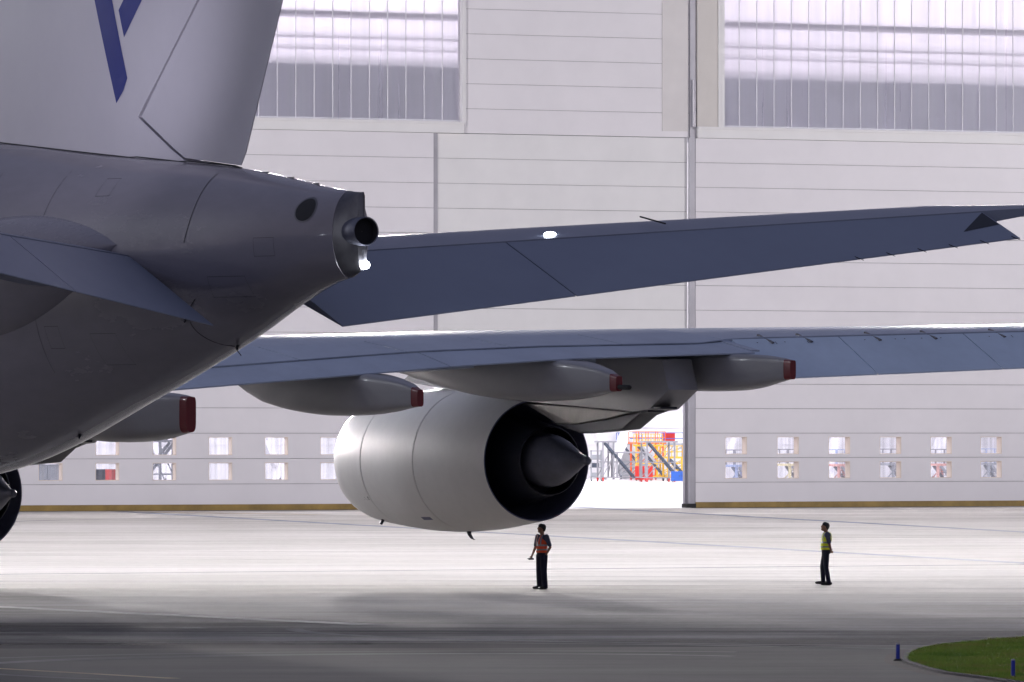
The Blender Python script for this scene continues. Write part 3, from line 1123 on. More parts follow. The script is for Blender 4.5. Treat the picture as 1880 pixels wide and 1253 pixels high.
# --- horizontal stabilizers (trimmed nose up, elevators drooped)
def sh(W): return 7.9 - .696 * (W - 1.6), 8.2 + .0746 * (W - 1.6)
def ste(W): return 3.9 - .515 * (W - 1.6), 6.6 + .147 * (W - 1.6)
def sle(W): return 14.2 - .875 * (W - 1.5)
def stm(W): return .05 * (sle(W) - ste(W)[0])


def slab(b, rows, mi=0):
    """rows [(front_top, back_top, front_thick, back_thick)] in (x, L, Z)"""
    rg = []
    for ft, bt, tf, tb in rows:
        ft, bt = Vector(ft), Vector(bt); mid = (ft + bt) / 2; dz = Vector((0, 0, 1))
        rg.append([ft, mid + dz * .004, bt, bt - dz * tb, mid - dz * (tf + tb) / 2, ft - dz * tf])
    b.loft(rg, mi=mi)


def stab(sg):
    b = MB(); rg = []
    Ws = [1.2, 2, 3, 4.5, 6, 8, 10, 12, 14, 15.02, 15.3, 15.8, 16.3, 16.6]
    for W in Ws:
        lh, zh = sh(W); ll = sle(W); tm = stm(W)
        if W > 15.02:
            e = (W - 15.02) / 1.58
            lh = sh(15.02)[0] - .55 * (W - 15.02); ll = sle(15.02) - 1.1 * (W - 15.02) - 1.6 * e ** 3; zh = sh(W)[1]
            tm = stm(15.02) * (1 - .8 * e)
        c = ll - lh
        hh = .55 * tm; up, lo = [], []
        for i in range(15):
            x = i / 14; xx = 1 - (1 - x) ** 1.7
            L = lh + c * xx
            half = hh + (tm - hh) * math.sin(min(1, xx / .55) * math.pi / 2) if xx < .55 else tm * math.sqrt(max(0.0, 1 - ((xx - .55) / .45) ** 2))
            zm = zh - hh + .02 * c * xx
            up.append((sg * W, L, zm + half)); lo.append((sg * W, L, zm - half - .001))
        rg.append(up + lo[::-1])
    b.loft(rg)
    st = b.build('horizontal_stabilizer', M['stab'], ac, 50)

    def chord_seam(W, f0, f1, par, wd=.014):
        (a, za), (c_, zc_) = sh(W), ste(W)
        q = MB(); q.bar((sg * W, a + (c_ - a) * f0, za + (zc_ - za) * f0 + .003), (sg * W, a + (c_ - a) * f1, za + (zc_ - za) * f1 + .004), wd, .008)
        q.build('skin_joint', M['seam'], par, smooth=False)

    def elev(w0, w1):
        q = MB(); rows = []
        for i in range(9):
            W = w0 + (w1 - w0) * i / 8
            lh, zh = sh(W); lt, zt_ = ste(W)
            hh = .55 * stm(W) * 2
            f = .045 / (lh - lt)
            rows.append(((sg * W, lh + (lt - lh) * f, zh + (zt_ - zh) * f - .012), (sg * W, lt, zt_), hh * .8, .02))
        slab(q, rows)
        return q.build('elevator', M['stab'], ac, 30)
    elev(1.62, WSPLIT - .015); e2 = elev(WSPLIT + .015, 15.0)
    # balance-horn recess and static wicks at the outer end
    q = MB()
    lh, zh = sh(14.95)
    lt, zt_ = ste(14.95)
    def ep(W, f, dz=.006):
        (a, za), (c_, zc_) = sh(W), ste(W)
        return Vector((sg * W, a + (c_ - a) * f, za + (zc_ - za) * f + dz))
    q.add([ep(14.97, .06), ep(14.97, .50), ep(14.2, .62)], [(0, 1, 2)])
    q.build('horn_patch', M['dark'], e2, smooth=False)
    for k in range(6):
        W = 14.9 - k * .62
        q = MB(); l1, z1 = ste(W)
        q.tube((sg * W, l1 + .14, z1 + .05), (sg * (W - .0), l1 - .22, z1 - .035), .011, .006, 6)
        q.build('static_wick', M['rubber'], e2)
    return st


def solve_w(fn, u):
    lo, hi = 0.0, 40.0
    for _ in range(60):
        W = (lo + hi) / 2; L = fn(W)[0]
        X = TX - S30 * L + C30 * W; Y = TY + C30 * L + S30 * W
        if U0 + F * X / Y < u: lo = W
        else: hi = W
    return W


WSPLIT = solve_w(ste, 1058)
stab_r = stab(1); stab_l = stab(-1)
b = MB()                               # leading-edge joint tick
for W in (9.4,):
    lh, zh = sh(W); tm = stm(W)
    b.bar((W, lh + .5, zh + .16), (W, lh + 1.6, zh + .34), .035, .03)
b.build('skin_joint', M['seam'], stab_r, smooth=False)
# root fairings: long bulges pointed at the rear
for sg in (-1, 1):
    b = MB(); rg = []
    for i in range(31):
        t = i / 30; L = 8.3 + 12.5 * t
        f = math.sin(math.pi * min(1, t * 1.02) ** .85) ** .9 if 0 < t < .98 else .004
        tt, bt, hw = fus_at(L)
        zc = 8.0 + .02 * (L - 8) - .12 * (L - 12)
        ring = []
        for k in range(28):
            a = 2 * math.pi * k / 28
            z = zc + (1.25 if math.sin(a) > 0 else 1.6) * f * math.sin(a)
            base = abs(side_pt(L, z).x)
            ring.append((sg * (base - .25 + (.25 + .62 * f) * max(0, math.cos(a)) ** .9 - (.3 if math.cos(a) < 0 else 0)), L, z))
        rg.append(ring)
    b.loft(rg)
    b.build('root_fairing', M['fus'], ac, 60)

# logo lamps set into the stabilizers light the fin
WLOGO = solve_w(lambda w: (sh(w)[0] + .55, 0), 1010)
for sg in (1, -1):
    lh, zh = sh(WLOGO); p = Vector((sg * WLOGO, lh + .55, zh + .075))
    b = MB(); b.loft([[p + Vector((.15 * f * math.cos(i * math.pi / 10), .10 * f * math.sin(i * math.pi / 10), z)) for i in range(20)] for f, z in ((1, -.03), (1, .02), (.8, .05), (.4, .065))]); b.build('logo_lamp', M['lens2'], ac)
    ld = bpy.data.lights.new('logo_lamp_beam', 'SPOT'); ld.energy = 1500; ld.spot_size = R(88); ld.spot_blend = .9; ld.shadow_soft_size = .12
    ld.color = (.86, .84, 1.0)
    lo = bpy.data.objects.new('logo_lamp_beam', ld); COL.objects.link(lo); lo.parent = ac
    lo.location = p + Vector((0, 0, .25))
    d = Vector((-sg * .3, 15.0, 18.5)) - lo.location
    lo.rotation_euler = d.to_track_quat('-Z', 'Y').to_euler()

# --- wing
def lte(W): return 35.6 - .55 * (W - 20.2)
ZA = [(3, 5.1), (15, 5.77), (20.2, 6.25), (22, 6.40), (24.7, 6.53), (28.7, 6.62), (29.2, 6.75), (33, 6.86), (40, 7.06)]
ZT = [(3, 4.5), (15, 5.33), (20.2, 5.82), (22, 6.0), (24.7, 6.2), (28.9, 6.35)]
ZTA = [(29.2, 5.66), (35.1, 5.95), (40, 6.2)]
ZC = [(3, 6.3), (15, 6.62), (20.2, 6.85), (24.7, 6.985), (28.7, 7.04), (33, 7.09), (40, 7.2)]
def wle(W): return 43.5 - .78 * (W - 24.7)
def cf(W): return 1.75 + .09 * max(0, 22 - W) if W < 29.05 else 2.0
def wA(W): return lte(W) + cf(W)


def wup(W, L):
    x = L - wA(W); c = wle(W) - wA(W); za, zc = tab(W, ZA), tab(W, ZC)
    xc = min(.62 * c, 7.5)
    if x <= xc:
        return za + (zc - za) * (1 - max(0, 1 - x / xc) ** 1.7)
    return zc - .45 * ((x - xc) / (c - xc)) ** 2.2


def wth(W, L):
    x = L - wA(W); c = wle(W) - wA(W); f = x / c
    return .28 + (.115 * c - .28) * math.sin(min(1, f / .5) * math.pi / 2) if f < .5 else .115 * c * math.sqrt(max(0.0004, 1 - ((f - .5) / .5) ** 2))


SPX = 2.35
b = MB(); rg = []
Ws = [2, 6, 10, 13, 15, 17, 19, 20.2, 21.4, 22, 23.5, 24.7, 26, 27.5, 28.7, 28.98, 29.1, 30, 31.5, 33, 35, 37, 38.6, 39.4, 39.8]
for W in Ws:
    up, lo = [], []
    s0 = wA(W) + (SPX if W < 29.05 else .0)
    for i in range(19):
        t = 1 - (1 - i / 18) ** 1.6
        L = s0 + (wle(W) - s0) * t
        z = wup(W, L); up.append((W, L, z)); lo.append((W, L, z - wth(W, L)))
    rg.append(up + lo[::-1])
b.loft(rg)
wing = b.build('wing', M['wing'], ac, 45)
# spoiler panels between the box and the flaps
cuts = [9.5, 12, 14.4, 16.8, 19.2, 21.6, 24.0, 26.6, 29.0]
for w0, w1 in zip(cuts, cuts[1:]):
    q = MB(); rows = []
    for i in range(5):
        W = w0 + .02 + (w1 - w0 - .04) * i / 4
        f0, f1 = wA(W) + SPX - .035, wA(W) - .02
        rows.append(((W, f0, wup(W, f0) + .004), (W, f1, wup(W, f1) + .02), .16, .03))
    slab(q, rows); q.build('spoiler', M['wing'], ac, 30)
# flaps
WKINK = 21.85
for w0, w1 in ((6.0, WKINK - .02), (WKINK + .02, 28.9)):
    q = MB(); rows = []
    for i in range(13):
        W = w0 + (w1 - w0) * i / 12
        f0, f1 = wA(W) - .05, lte(W)
        rows.append(((W, f0, tab(W, ZA) - .03), (W, f1, tab(W, ZT)), .30, .035))
    slab(q, rows)
    q.build('flap', M['wing'], ac, 30)
# ailerons, drooped
def tea(W): return lte(W), tab(W, ZTA)
w_a, w_b = solve_w(tea, 1612), solve_w(tea, 1842)
for w0, w1 in ((29.25, w_a), (w_a, w_b), (w_b, 38.4)):
    q = MB(); rows = []
    for i in range(7):
        W = w0 + .018 + (w1 - w0 - .036) * i / 6
        f0 = wA(W) - .05
        rows.append(((W, f0, tab(W, ZA) - .04), (W, lte(W), tab(W, ZTA)), .26, .03))
    slab(q, rows)
    al = q.build('aileron', M['ail'], ac, 30)
    for W in (w0 + .8, w1 - .8):
        q = MB()
        q.bar((W, wA(W) + .35, wup(W, wA(W) + .35) + .02), (W + .05, wA(W) - .35, tab(W, ZA) - .16), .07, .05)
        q.build('hinge_cover', M['steel'], al, smooth=False)
    q = MB()                           # rows of faint stencilled dashes, too small to read
    W = w0 + .5
    while W < w1 - .6:
        l = random.uniform(.05, .16); L1 = wA(W) - .24
        for dL in (0,) if random.random() < .6 else (0, -.06):
            sl = (tab(W, ZTA) - tab(W, ZA)) / -cf(W)
            z = tab(W, ZA) - .04 - (.19 - dL) * sl + .012
            q.add([(W, L1 + dL, z), (W + l, L1 + dL, z), (W + l, L1 + dL - .035, z - .035 * sl), (W, L1 + dL - .035, z - .035 * sl)], [(0, 1, 2, 3)])
        W += l + random.uniform(.05, .4)
    q.build('stencil_marks', M['seam'], al, smooth=False)
q = MB(); rows = []
for W in (28.92, 29.0, 29.2):
    rows.append(((W, wA(28.9) + .8, wup(28.9, wA(28.9) + .8) + .01), (W, lte(28.9) + .25, 6.42), .2, .05))
slab(q, rows); q.build('flap_end_fence', M['wing'], ac, smooth=False)


# --- flap track fairings
def fairing(W, secs, hw, ext=None, tipw=.2, tipl=.28):
    """secs [(L, ztop, zbot, k)], first is the tip"""
    def ring(L, zt_, zb, h):
        zc, hh = (zt_ + zb) / 2, (zt_ - zb) / 2
        out = []
        for i in range(32):
            a = 2 * math.pi * i / 32
            ca, sa = math.cos(a), math.sin(a)
            p = .42 if sa < 0 else .3
            out.append((W + h * abs(ca) ** (.62 if sa < 0 else .35) * (1 if ca > 0 else -1), L, zc + hh * abs(sa) ** p * (1 if sa > 0 else -1)))
        return out
    n = len(secs)
    fine = []
    for i in range(n - 1):
        for k in range(5):
            t = k / 5; q = []
            for c in range(4):
                p0, p1, p2, p3 = secs[max(0, i - 1)][c], secs[i][c], secs[i + 1][c], secs[min(n - 1, i + 2)][c]
                q.append(.5 * (2 * p1 + (p2 - p0) * t + (2 * p0 - 5 * p1 + 4 * p2 - p3) * t * t + (3 * p1 - p0 - 3 * p2 + p3) * t**3) if c else p1 + (p2 - p1) * t)
            fine.append(q)
    fine.append(list(secs[-1]))
    Lr = secs[0][0] + tipl
    f1 = [q for q in fine if q[0] > Lr]; f0 = [q for q in fine if q[0] <= Lr]
    def lerp4(L):
        for a, c in zip(fine, fine[1:]):
            if a[0] <= L <= c[0]:
                t = (L - a[0]) / (c[0] - a[0]); return [x + (y - x) * t for x, y in zip(a, c)]
    b = MB(); b.loft([ring(q[0], q[1], q[2], hw * q[3]) for q in [lerp4(Lr + .004)] + f1])
    fr = b.build('flap_fairing', M['fair'], ac, 38)
    b = MB(); b.loft([ring(q[0], q[1], q[2], hw * q[3]) for q in f0 + [lerp4(Lr - .004)]])
    t = b.build('fairing_tip', M['red'], fr, 38); t['label'] = 'dark red fairing tip'
    return fr


def zpx(u, v, W):
    return at(u, v, W)


def fair_from(W, tip_u, tv0, tv1, low, hw, topfrac=1.0):
    """low: [(u, v)] of the belly outline from tip to nose"""
    lt, zt0 = at(tip_u, tv0, W); _, zb0 = at(tip_u, tv1, W)
    secs = [(lt, zt0, zb0, .17)]
    n = len(low)
    for i, (u, v) in enumerate(low):
        L, zb = at(u, v, W)
        d = L - lt
        Lt = lte(W)
        if L < Lt:
            f = d / (Lt - lt); ztop = zt0 + (tab(W, ZT) - .02 - zt0) * f ** .75
        else:
            ztop = tab(W, ZT) - .04 + (L - Lt) * .02
        k = tab(d, [(0, .17), (1.0, .5), (2.4, .85), (3.6, 1.0), (6, 1.0), (8, .8), (9.5, .45), (11, .2)]) if n else 1
        if ztop < zb + .1: ztop = zb + .1
        secs.append((L, ztop, zb, k))
    return fairing(W, secs, hw)


fair_from(20.2, 772, 716, 747, [(752, 750), (725, 756), (690, 761), (640, 764), (600, 762), (550, 754), (500, 740), (465, 722), (438, 705)], .56)
f2 = fair_from(24.7, 1137, 691, 719, [(1115, 722), (1080, 730), (1040, 735), (1000, 737), (940, 734), (880, 725), (820, 711), (770, 697), (738, 686)], .56)
fair_from(28.7, 1456, 662, 697, [(1436, 701), (1400, 711), (1365, 717), (1320, 719), (1270, 718), (1220, 714), (1160, 704), (1110, 690)], .52)
fair_from(15.0, 351, 729, 794, [(330, 799), (300, 806), (265, 811), (230, 812.5), (190, 808), (150, 792), (100, 765), (60, 740)], .85)
b = MB(); p = at(1140, 711, 24.7)
b.tube((24.7, p[0] + .1, p[1]), (24.7, p[0] - .42, p[1] - .01), .065, .065, 14, dome=1); b.build('fuel_dump_pipe', M['rubber'], f2)

# --- engines
EW = 27.5
eL0, eZ0 = at(985, 846, EW)
KR = 1.655 / 1.62


def engine(W, L0, Z0):
    b = MB()
    prof = [(0, 1.62), (.5, 1.685), (1, 1.745), (1.7, 1.82), (2.4, 1.875), (3.38, 1.925), (3.40, 1.905), (3.425, 1.905), (3.445, 1.927), (4.2, 1.945), (5.0, 1.935),
            (5.8, 1.90), (6.48, 1.85), (6.50, 1.83), (6.525, 1.83), (6.545, 1.845), (7.4, 1.775), (8.1, 1.69), (8.45, 1.61), (8.58, 1.52), (8.5, 1.45), (8.0, 1.40), (6.6, 1.38), (6.2, 1.38)]
    mis = []
    for (a, _), (c, _) in zip(prof, prof[1:]):
        mis.append(1 if (3.39 < (a + c) / 2 < 3.43 or 6.49 < (a + c) / 2 < 6.53) else 0)
    b.lathe_y([(L0 + y, r * KR) for y, r in prof], W, Z0, 96, mis=mis)
    en = b.build('engine', [M['nac'], M['seam']], ac, 30)
    b = MB()
    b.lathe_y([(L0 + y, r * KR) for y, r in [(0, 1.615), (-.012, 1.60), (0, 1.585), (.6, 1.57), (1.6, 1.55), (3, 1.45), (3.01, .6)]], W, Z0, 96)
    b.build('fan_duct', M['duct'], en, 30)
    b = MB()
    b.lathe_y([(L0 + y, r * KR) for y, r in [(3.0, 1.15), (1.6, 1.24), (.8, 1.18), (.1, 1.06), (-.72, .93), (-.74, .91), (-.72, .89), (.2, .92), (.21, .3)]], W, Z0, 80)
    b.build('core_cowl', M['dark'], en, 30)
    b = MB()
    pr = [(.18, .62), (-.2, .70), (-.6, .72), (-.85, .69), (-1.2, .60), (-1.7, .42), (-2.2, .235), (-2.5, .13), (-2.6, .10), (-2.66, .115), (-2.75, .11), (-2.82, .07), (-2.835, .004)]
    b.lathe_y([(L0 + y, r * KR) for y, r in pr], W, Z0, 64)
    b.build('exhaust_plug', M['plug'], en, 40)
    b = MB()
    b.lathe_y([(L0 + 6.2, 1.38 * KR), (L0 + 6.21, .3), (L0 + 6.7, .12), (L0 + 6.8, .004)], W, Z0, 48); b.build('intake_fan', M['dark'], en)

    def on(x, th, off=0.0):
        r = tab(x, prof[:20]) * KR + off
        return Vector((W - r * math.cos(R(th)), L0 + x, Z0 - r * math.sin(R(th))))
    b = MB()
    b.loft([[on(3.75 + i * .0, th, .006), on(4.25, th, .006)] for i, th in enumerate((52, 54, 56))], False, False, closed=False)
    b.build('vent_grille', M['duct'], en, smooth=False)
    b = MB(); p = on(3.5, 86, -.03)
    b.loft([[p + Vector((dx * f, dy * f + sh_, -z)) for dx, dy in ((-.06, 0), (0, -.14), (.06, 0), (0, .12))] for z, f, sh_ in ((0, 1, 0), (.12, .9, -.05), (.22, .75, -.18), (.26, .5, -.34))])
    b.build('drain_mast', M['dark'], en)
    b = MB(); p = on(7.25, 66, -.03)
    b.tube(p, p + Vector((-.05, .05, -.16)), .05, .04, 8); b.build('drain_mast', M['dark'], en)
    b = MB()                           # unreadable stencil marks low on the inlet cowl
    for k, th in enumerate((33, 34, 35.5, 36.5)):
        for x0, x1, t in ((6.62, 6.68, 1.4), (6.75, 6.8, .5), (6.85, 6.9, .5), (6.96, 7.0, .4)):
            if random.random() < .6:
                b.add([on(x0, th, .004), on(x1, th, .004), on(x1, th + t * .6, .004), on(x0, th + t * .6, .004)], [(0, 1, 2, 3)])
    if b.f: b.build('stencil_marks', M['seam'], en, smooth=False)
    b = MB()                           # pale placard inside the duct
    for k in range(4):
        th = 12 + k * 2.2; r = 1.50 * KR
        q = [(W - r * math.cos(R(th + a)), L0 + y, Z0 - r * math.sin(R(th + a))) for a, y in ((0, .75), (1.2, .75), (1.2, 1.0), (0, 1.0))]
        b.add(q, [(0, 1, 2, 3)])
    b.build('placard', M['gry'], en, smooth=False)
    return en


def profile_x(name, pts, W, hw, m, parent, inset=.06):
    cL = sum(p[0] for p in pts) / len(pts); cZ = sum(p[1] for p in pts) / len(pts)
    def sc_(f): return [(cL + (l - cL) * f, cZ + (z - cZ) * f) for l, z in pts]
    b = MB()
    b.loft([[(W + x, l, z) for l, z in sc_(f)] for x, f in ((-hw, 1 - inset), (-hw * .82, 1 - inset * .25), (-hw * .4, 1), (hw * .4, 1), (hw * .82, 1 - inset * .25), (hw, 1 - inset))])
    return b.build(name, m, parent, 30)


engine(EW, eL0, eZ0)
PY = [(820, 640), (1100, 652), (1246, 660), (1259, 716), (1222, 753), (1190, 757), (1100, 748), (1000, 739), (900, 726), (760, 700)]
HS = [(955, 738), (1080, 747), (1190, 757.5), (1140, 770), (1080, 780), (1040, 779), (985, 745)]
HS2 = [(1020, 775), (1080, 779), (1140, 769), (1190, 757.5), (1222, 751), (1192, 762), (1160, 789), (1120, 793), (1080, 796.5)]
for W, dL, dZ in ((EW, 0, 0), (14.5, None, None)):
    if dL is None:
        L1, Z1 = at(-59, 905, W)
        dL, dZ = L1 - eL0, Z1 - eZ0
        engine(W, L1, Z1)
    py = profile_x('pylon', [(l + dL, z + dZ) for l, z in (at(u, v, EW) for u, v in PY)], W, .46, M['fair'], ac, .02)
    profile_x('heat_shield', [(l + dL, z + dZ) for l, z in (at(u, v, EW) for u, v in HS)], W, .36, M['titan'], py, .10)
    profile_x('heat_shield', [(l + dL, z + dZ) for l, z in (at(u, v, EW) for u, v in HS2)], W, .30, M['dark'], py, .06)
    for u, v in ((1224, 752), (1200, 758)):
        b = MB(); l, z = at(u, v, EW); b.bar((W - .2, l + dL + .3, z + dZ + .05), (W - .2, l + dL - .45, z + dZ + .04), .5, .05)
        b.build('trailing_blade', M['dark'], py, smooth=False)
# body landing gear (hidden from here by the frame edge; carries the aircraft)
for W, L in ((-2.6, 38), (2.6, 38), (-6.2, 41.5), (6.2, 41.5), (0, 64)):
    b = MB(); b.tube((W, L, .9), (W, L, 4.2), .22, .28, 16); b.tube((W, L - 1.2, .75), (W, L + 1.2, .75), .14, .14)
    gr = b.build('landing_gear', M['gry'], ac)
    for dl in (-1.1, 1.1):
        for sx in (-.55, .55):
            b = MB(); x = W + sx
            pr = [(-.22, .30), (-.24, .55), (-.16, .69), (0, .71), (.16, .69), (.24, .55), (.22, .30)]
            b.loft([[(x + h, L + dl + r * math.cos(i * math.pi / 14), .71 + r * math.sin(i * math.pi / 14)) for i in range(28)] for h, r in pr])
            b.build('wheel', M['rubber'], gr)

# ================================================================== PEOPLE
def capsules(segs, voxel, name, mats, parent, pick=None, smooth=6):
    b = MB()
    for seg in segs:
        if seg[0] == 'e':              # ellipsoid: centre, radii, (yaw, pitch)
            _, c, r = seg[:3]
            mtx = Matrix.Rotation(seg[3], 3, 'Y') if len(seg) > 3 else Matrix.Identity(3)
            rg = []
            for k in range(1, 12):
                ph = math.pi * k / 12
                rg.append([Vector(c) + mtx @ Vector((r[0] * math.sin(ph) * math.cos(i * math.pi / 9), r[1] * math.sin(ph) * math.sin(i * math.pi / 9), -r[2] * math.cos(ph))) for i in range(18)])
            b.loft(rg)
        elif seg[0] == 'l':            # loft of ellipses [(cx, cy, cz, rx, ry)]
            rg = [[(cx + rx * math.cos(i * math.pi / 12), cy + ry * math.sin(i * math.pi / 12), cz) for i in range(24)] for cx, cy, cz, rx, ry in seg[1]]
            b.loft(rg)
        else:
            p0, p1, r0, r1 = seg
            b.tube(p0, p1, r0, r1, 14, dome=1)
    tmp = b.build('tmp', M['skin'], None, smooth=False)
    r = tmp.modifiers.new('r', 'REMESH'); r.mode = 'VOXEL'; r.voxel_size = voxel; r.use_smooth_shade = True
    s = tmp.modifiers.new('s', 'SMOOTH'); s.factor = .5; s.iterations = smooth
    dg = bpy.context.evaluated_depsgraph_get()
    me = bpy.data.meshes.new_from_object(tmp.evaluated_get(dg))
    bpy.data.objects.remove(tmp)
    me.name = name
    me.materials.clear()
    for m in (mats if isinstance(mats, list) else [mats]):
        me.materials.append(m)
    if pick:
        for p in me.polygons:
            p.material_index = pick(p.center)
    me.polygons.foreach_set('use_smooth', [True] * len(me.polygons))
    o = bpy.data.objects.new(name, me); COL.objects.link(o); o.parent = parent
    return o


V = Vector


def hand(wrist, d, side, curl=.6, grip=False):
    """wrist point, direction of the fingers, thumb side vector -> capsules with five fingers"""
    d = V(d).normalized(); s = V(side).normalized(); s = (s - d * s.dot(d)).normalized(); n = d.cross(s)
    w = V(wrist); out = []
    out.append((w, w + d * .03, .026, .03))
    for k, (o_, ln) in enumerate(((.030, .07), (.010, .078), (-.010, .072), (-.029, .056))):
        kn = w + d * .088 + s * o_
        out.append((w + d * .02 + s * o_ * .7, kn, .017, .0135))
        a = d * math.cos(curl) + n * math.sin(curl)
        mid = kn + a * ln * .5
        a2 = d * math.cos(curl * 2.1) + n * math.sin(curl * 2.1)
        out.append((kn, mid, .0115, .0105)); out.append((mid, mid + a2 * ln * .5, .0105, .009))
    t0 = w + d * .025 + s * .03; t1 = t0 + (d * .5 + s * .8 + n * .3).normalized() * .04
    out.append((t0, t1, .015, .012)); out.append((t1, t1 + (d * .9 + s * .15 + n * .5).normalized() * .034, .012, .01))
    return out


def head(c, yaw, pitch, top):
    """face along +x turned by yaw; returns (skin segs, hair segs)"""
    m = Matrix.Rotation(yaw, 3, 'Z') @ Matrix.Rotation(-pitch, 3, 'Y')
    P = lambda x, y, z: V(c) + m @ V((x, y, z))
    sk = [(P(-.012, 0, .03), P(.0, 0, .02), .094, .086), (P(.018, 0, -.03), P(.03, 0, -.075), .066, .046), (P(.05, 0, -.085), P(.068, 0, -.088), .03, .026),
          (P(.085, 0, .03), P(.104, 0, -.012), .011, .016), (P(.096, .012, -.018), P(.096, -.012, -.018), .012, .012),
          (P(.078, -.03, .042), P(.078, .03, .042), .017, .017),
          (P(.084, -.02, -.046), P(.084, .02, -.046), .010, .010), (P(.082, -.015, -.058), P(.082, .015, -.058), .010, .010),
          (P(-.005, .078, .012), P(-.008, .083, -.022), .014, .011), (P(-.005, -.078, .012), P(-.008, -.083, -.022), .014, .011)]
    hr = [(P(-.028, 0, .045), P(.012, 0, .062), .097, .082), (P(-.06, 0, .0), P(-.062, 0, -.03), .062, .048), (P(.05, -.035, .085), P(.05, .035, .085), .032, .032),
          (P(.02, .06, .06), P(-.03, .068, .01), .03, .026), (P(.02, -.06, .06), P(-.03, -.068, .01), .03, .026)]
    return sk, hr, P


def person(loc, rz, label, vestm, pose, group):
    root = empty('person', loc, rz)
    tag(root, label, 'person', group)
    hips, chest, neck, hd, yaw, pitch = pose['hips'], pose['chest'], pose['neck'], pose['head'], pose['yaw'], pose['pitch']
    sk, hr, P = head(hd, yaw, pitch, 0)
    body = list(sk)
    body.append((neck, V(hd) + V((-.01, 0, -.05)), .062, .056))
    body.append(('l', [(chest[0], 0, 1.44, .07, .10), (chest[0], 0, 1.38, .10, .16), (chest[0] + .01, 0, 1.25, .11, .16), (hips[0], 0, 1.05, .095, .14), (hips[0], 0, .9, .10, .15)]))
    for sd in ('L', 'R'):
        sh_, el, wr = pose['arm' + sd]
        body.append((sh_, el, .047, .040)); body.append((el, wr, .040, .027))
        body += hand(wr, pose['hand' + sd][0], pose['hand' + sd][1], pose['hand' + sd][2])
        hp_, kn, an, toe = pose['leg' + sd]
        body.append((hp_, kn, .07, .05)); body.append((kn, an, .05, .035))
    capsules(body, .0085, 'body', M['skin'], root, smooth=4)
    hair = capsules(hr, .009, 'hair', M['hair'], root, smooth=3)
    for sy in (-.031, .031):
        b = MB(); q = P(.088, sy, .022)
        b.tube(q - V((.0, .006, 0)), q + V((0, .006, 0)), .010, .010, 8, dome=1)
        b.build('eye', M['hair'], root)
    # trousers
    seg = [('l', [(hips[0], 0, 1.06, .112, .158), (hips[0] - .005, 0, .98, .122, .172), (hips[0] - .01, 0, .88, .125, .175)])]
    for sd in ('L', 'R'):
        hp_, kn, an, toe = pose['leg' + sd]
        seg.append((hp_, kn, pose['thigh'], pose['knee'])); seg.append((kn, V(an) + V((0, 0, -.01)), pose['knee'], pose['cuff']))
    tr = capsules(seg, .011, 'trousers', M['navy'], root, smooth=5)
    for sd in ('L', 'R'):
        hp_, kn, an, toe = pose['leg' + sd]
        a, t = V(an), V(toe)
        d = (t - a); d.z = 0; d.normalize()
        heel = V((a.x, a.y, t.z)) - d * .055
        capsules([(heel + V((0, 0, .01)), t, .043, .034), (a + V((0, 0, -.02)), heel + d * .09 + V((0, 0, .03)), .05, .042), (heel + d * .03 - V((0, 0, .012)), t - V((0, 0, .008)), .038, .032)],
                 .009, 'shoe', M['shoe'], root, smooth=3)
    # shirt with short sleeves
    cx, hx = chest[0], hips[0]
    tor = [(cx - .005, 0, 1.475, .062, .075), (cx - .005, 0, 1.445, .092, .165), (cx, 0, 1.37, .122, .190), (cx + .005, 0, 1.26, .128, .182), (hx + .008, 0, 1.12, .118, .168), (hx, 0, 1.0, .122, .175)]
    seg = [('l', tor)]
    for sd in ('L', 'R'):
        sh_, el, wr = pose['arm' + sd]
        e2 = V(sh_) + (V(el) - V(sh_)) * .82
        seg.append((sh_, e2, .068, .060))
    capsules(seg, .010, 'shirt', M['shirt'], root, smooth=4)
    # vest: sleeveless, open V neck, two silver bands and shoulder tapes
    vt = [(x + (.0 if z < 1.4 else .0), 0, z, rx + .02, ry + (.016 if z < 1.36 else -.02)) for x, y, z, rx, ry in tor[:-1]] + [(hx + .004, 0, .985, .138, .192)]

    def vest_pick(c):
        if c.x > cx and c.z > 1.18 and abs(c.y) < (c.z - 1.18) * .22:
            return 2
        if .995 < c.z < 1.055 and False:
            return 1
        if 1.045 < c.z < 1.09 or 1.165 < c.z < 1.21:
            return 1
        if 1.21 <= c.z and .088 < abs(c.y) < .128:
            return 1
        return 0
    vest = capsules([('l', vt)], .0095, 'safety_vest', [vestm, M['refl'], M['shirt']], root, vest_pick, 3)
    vest['label'] = pose['vest']
    return root


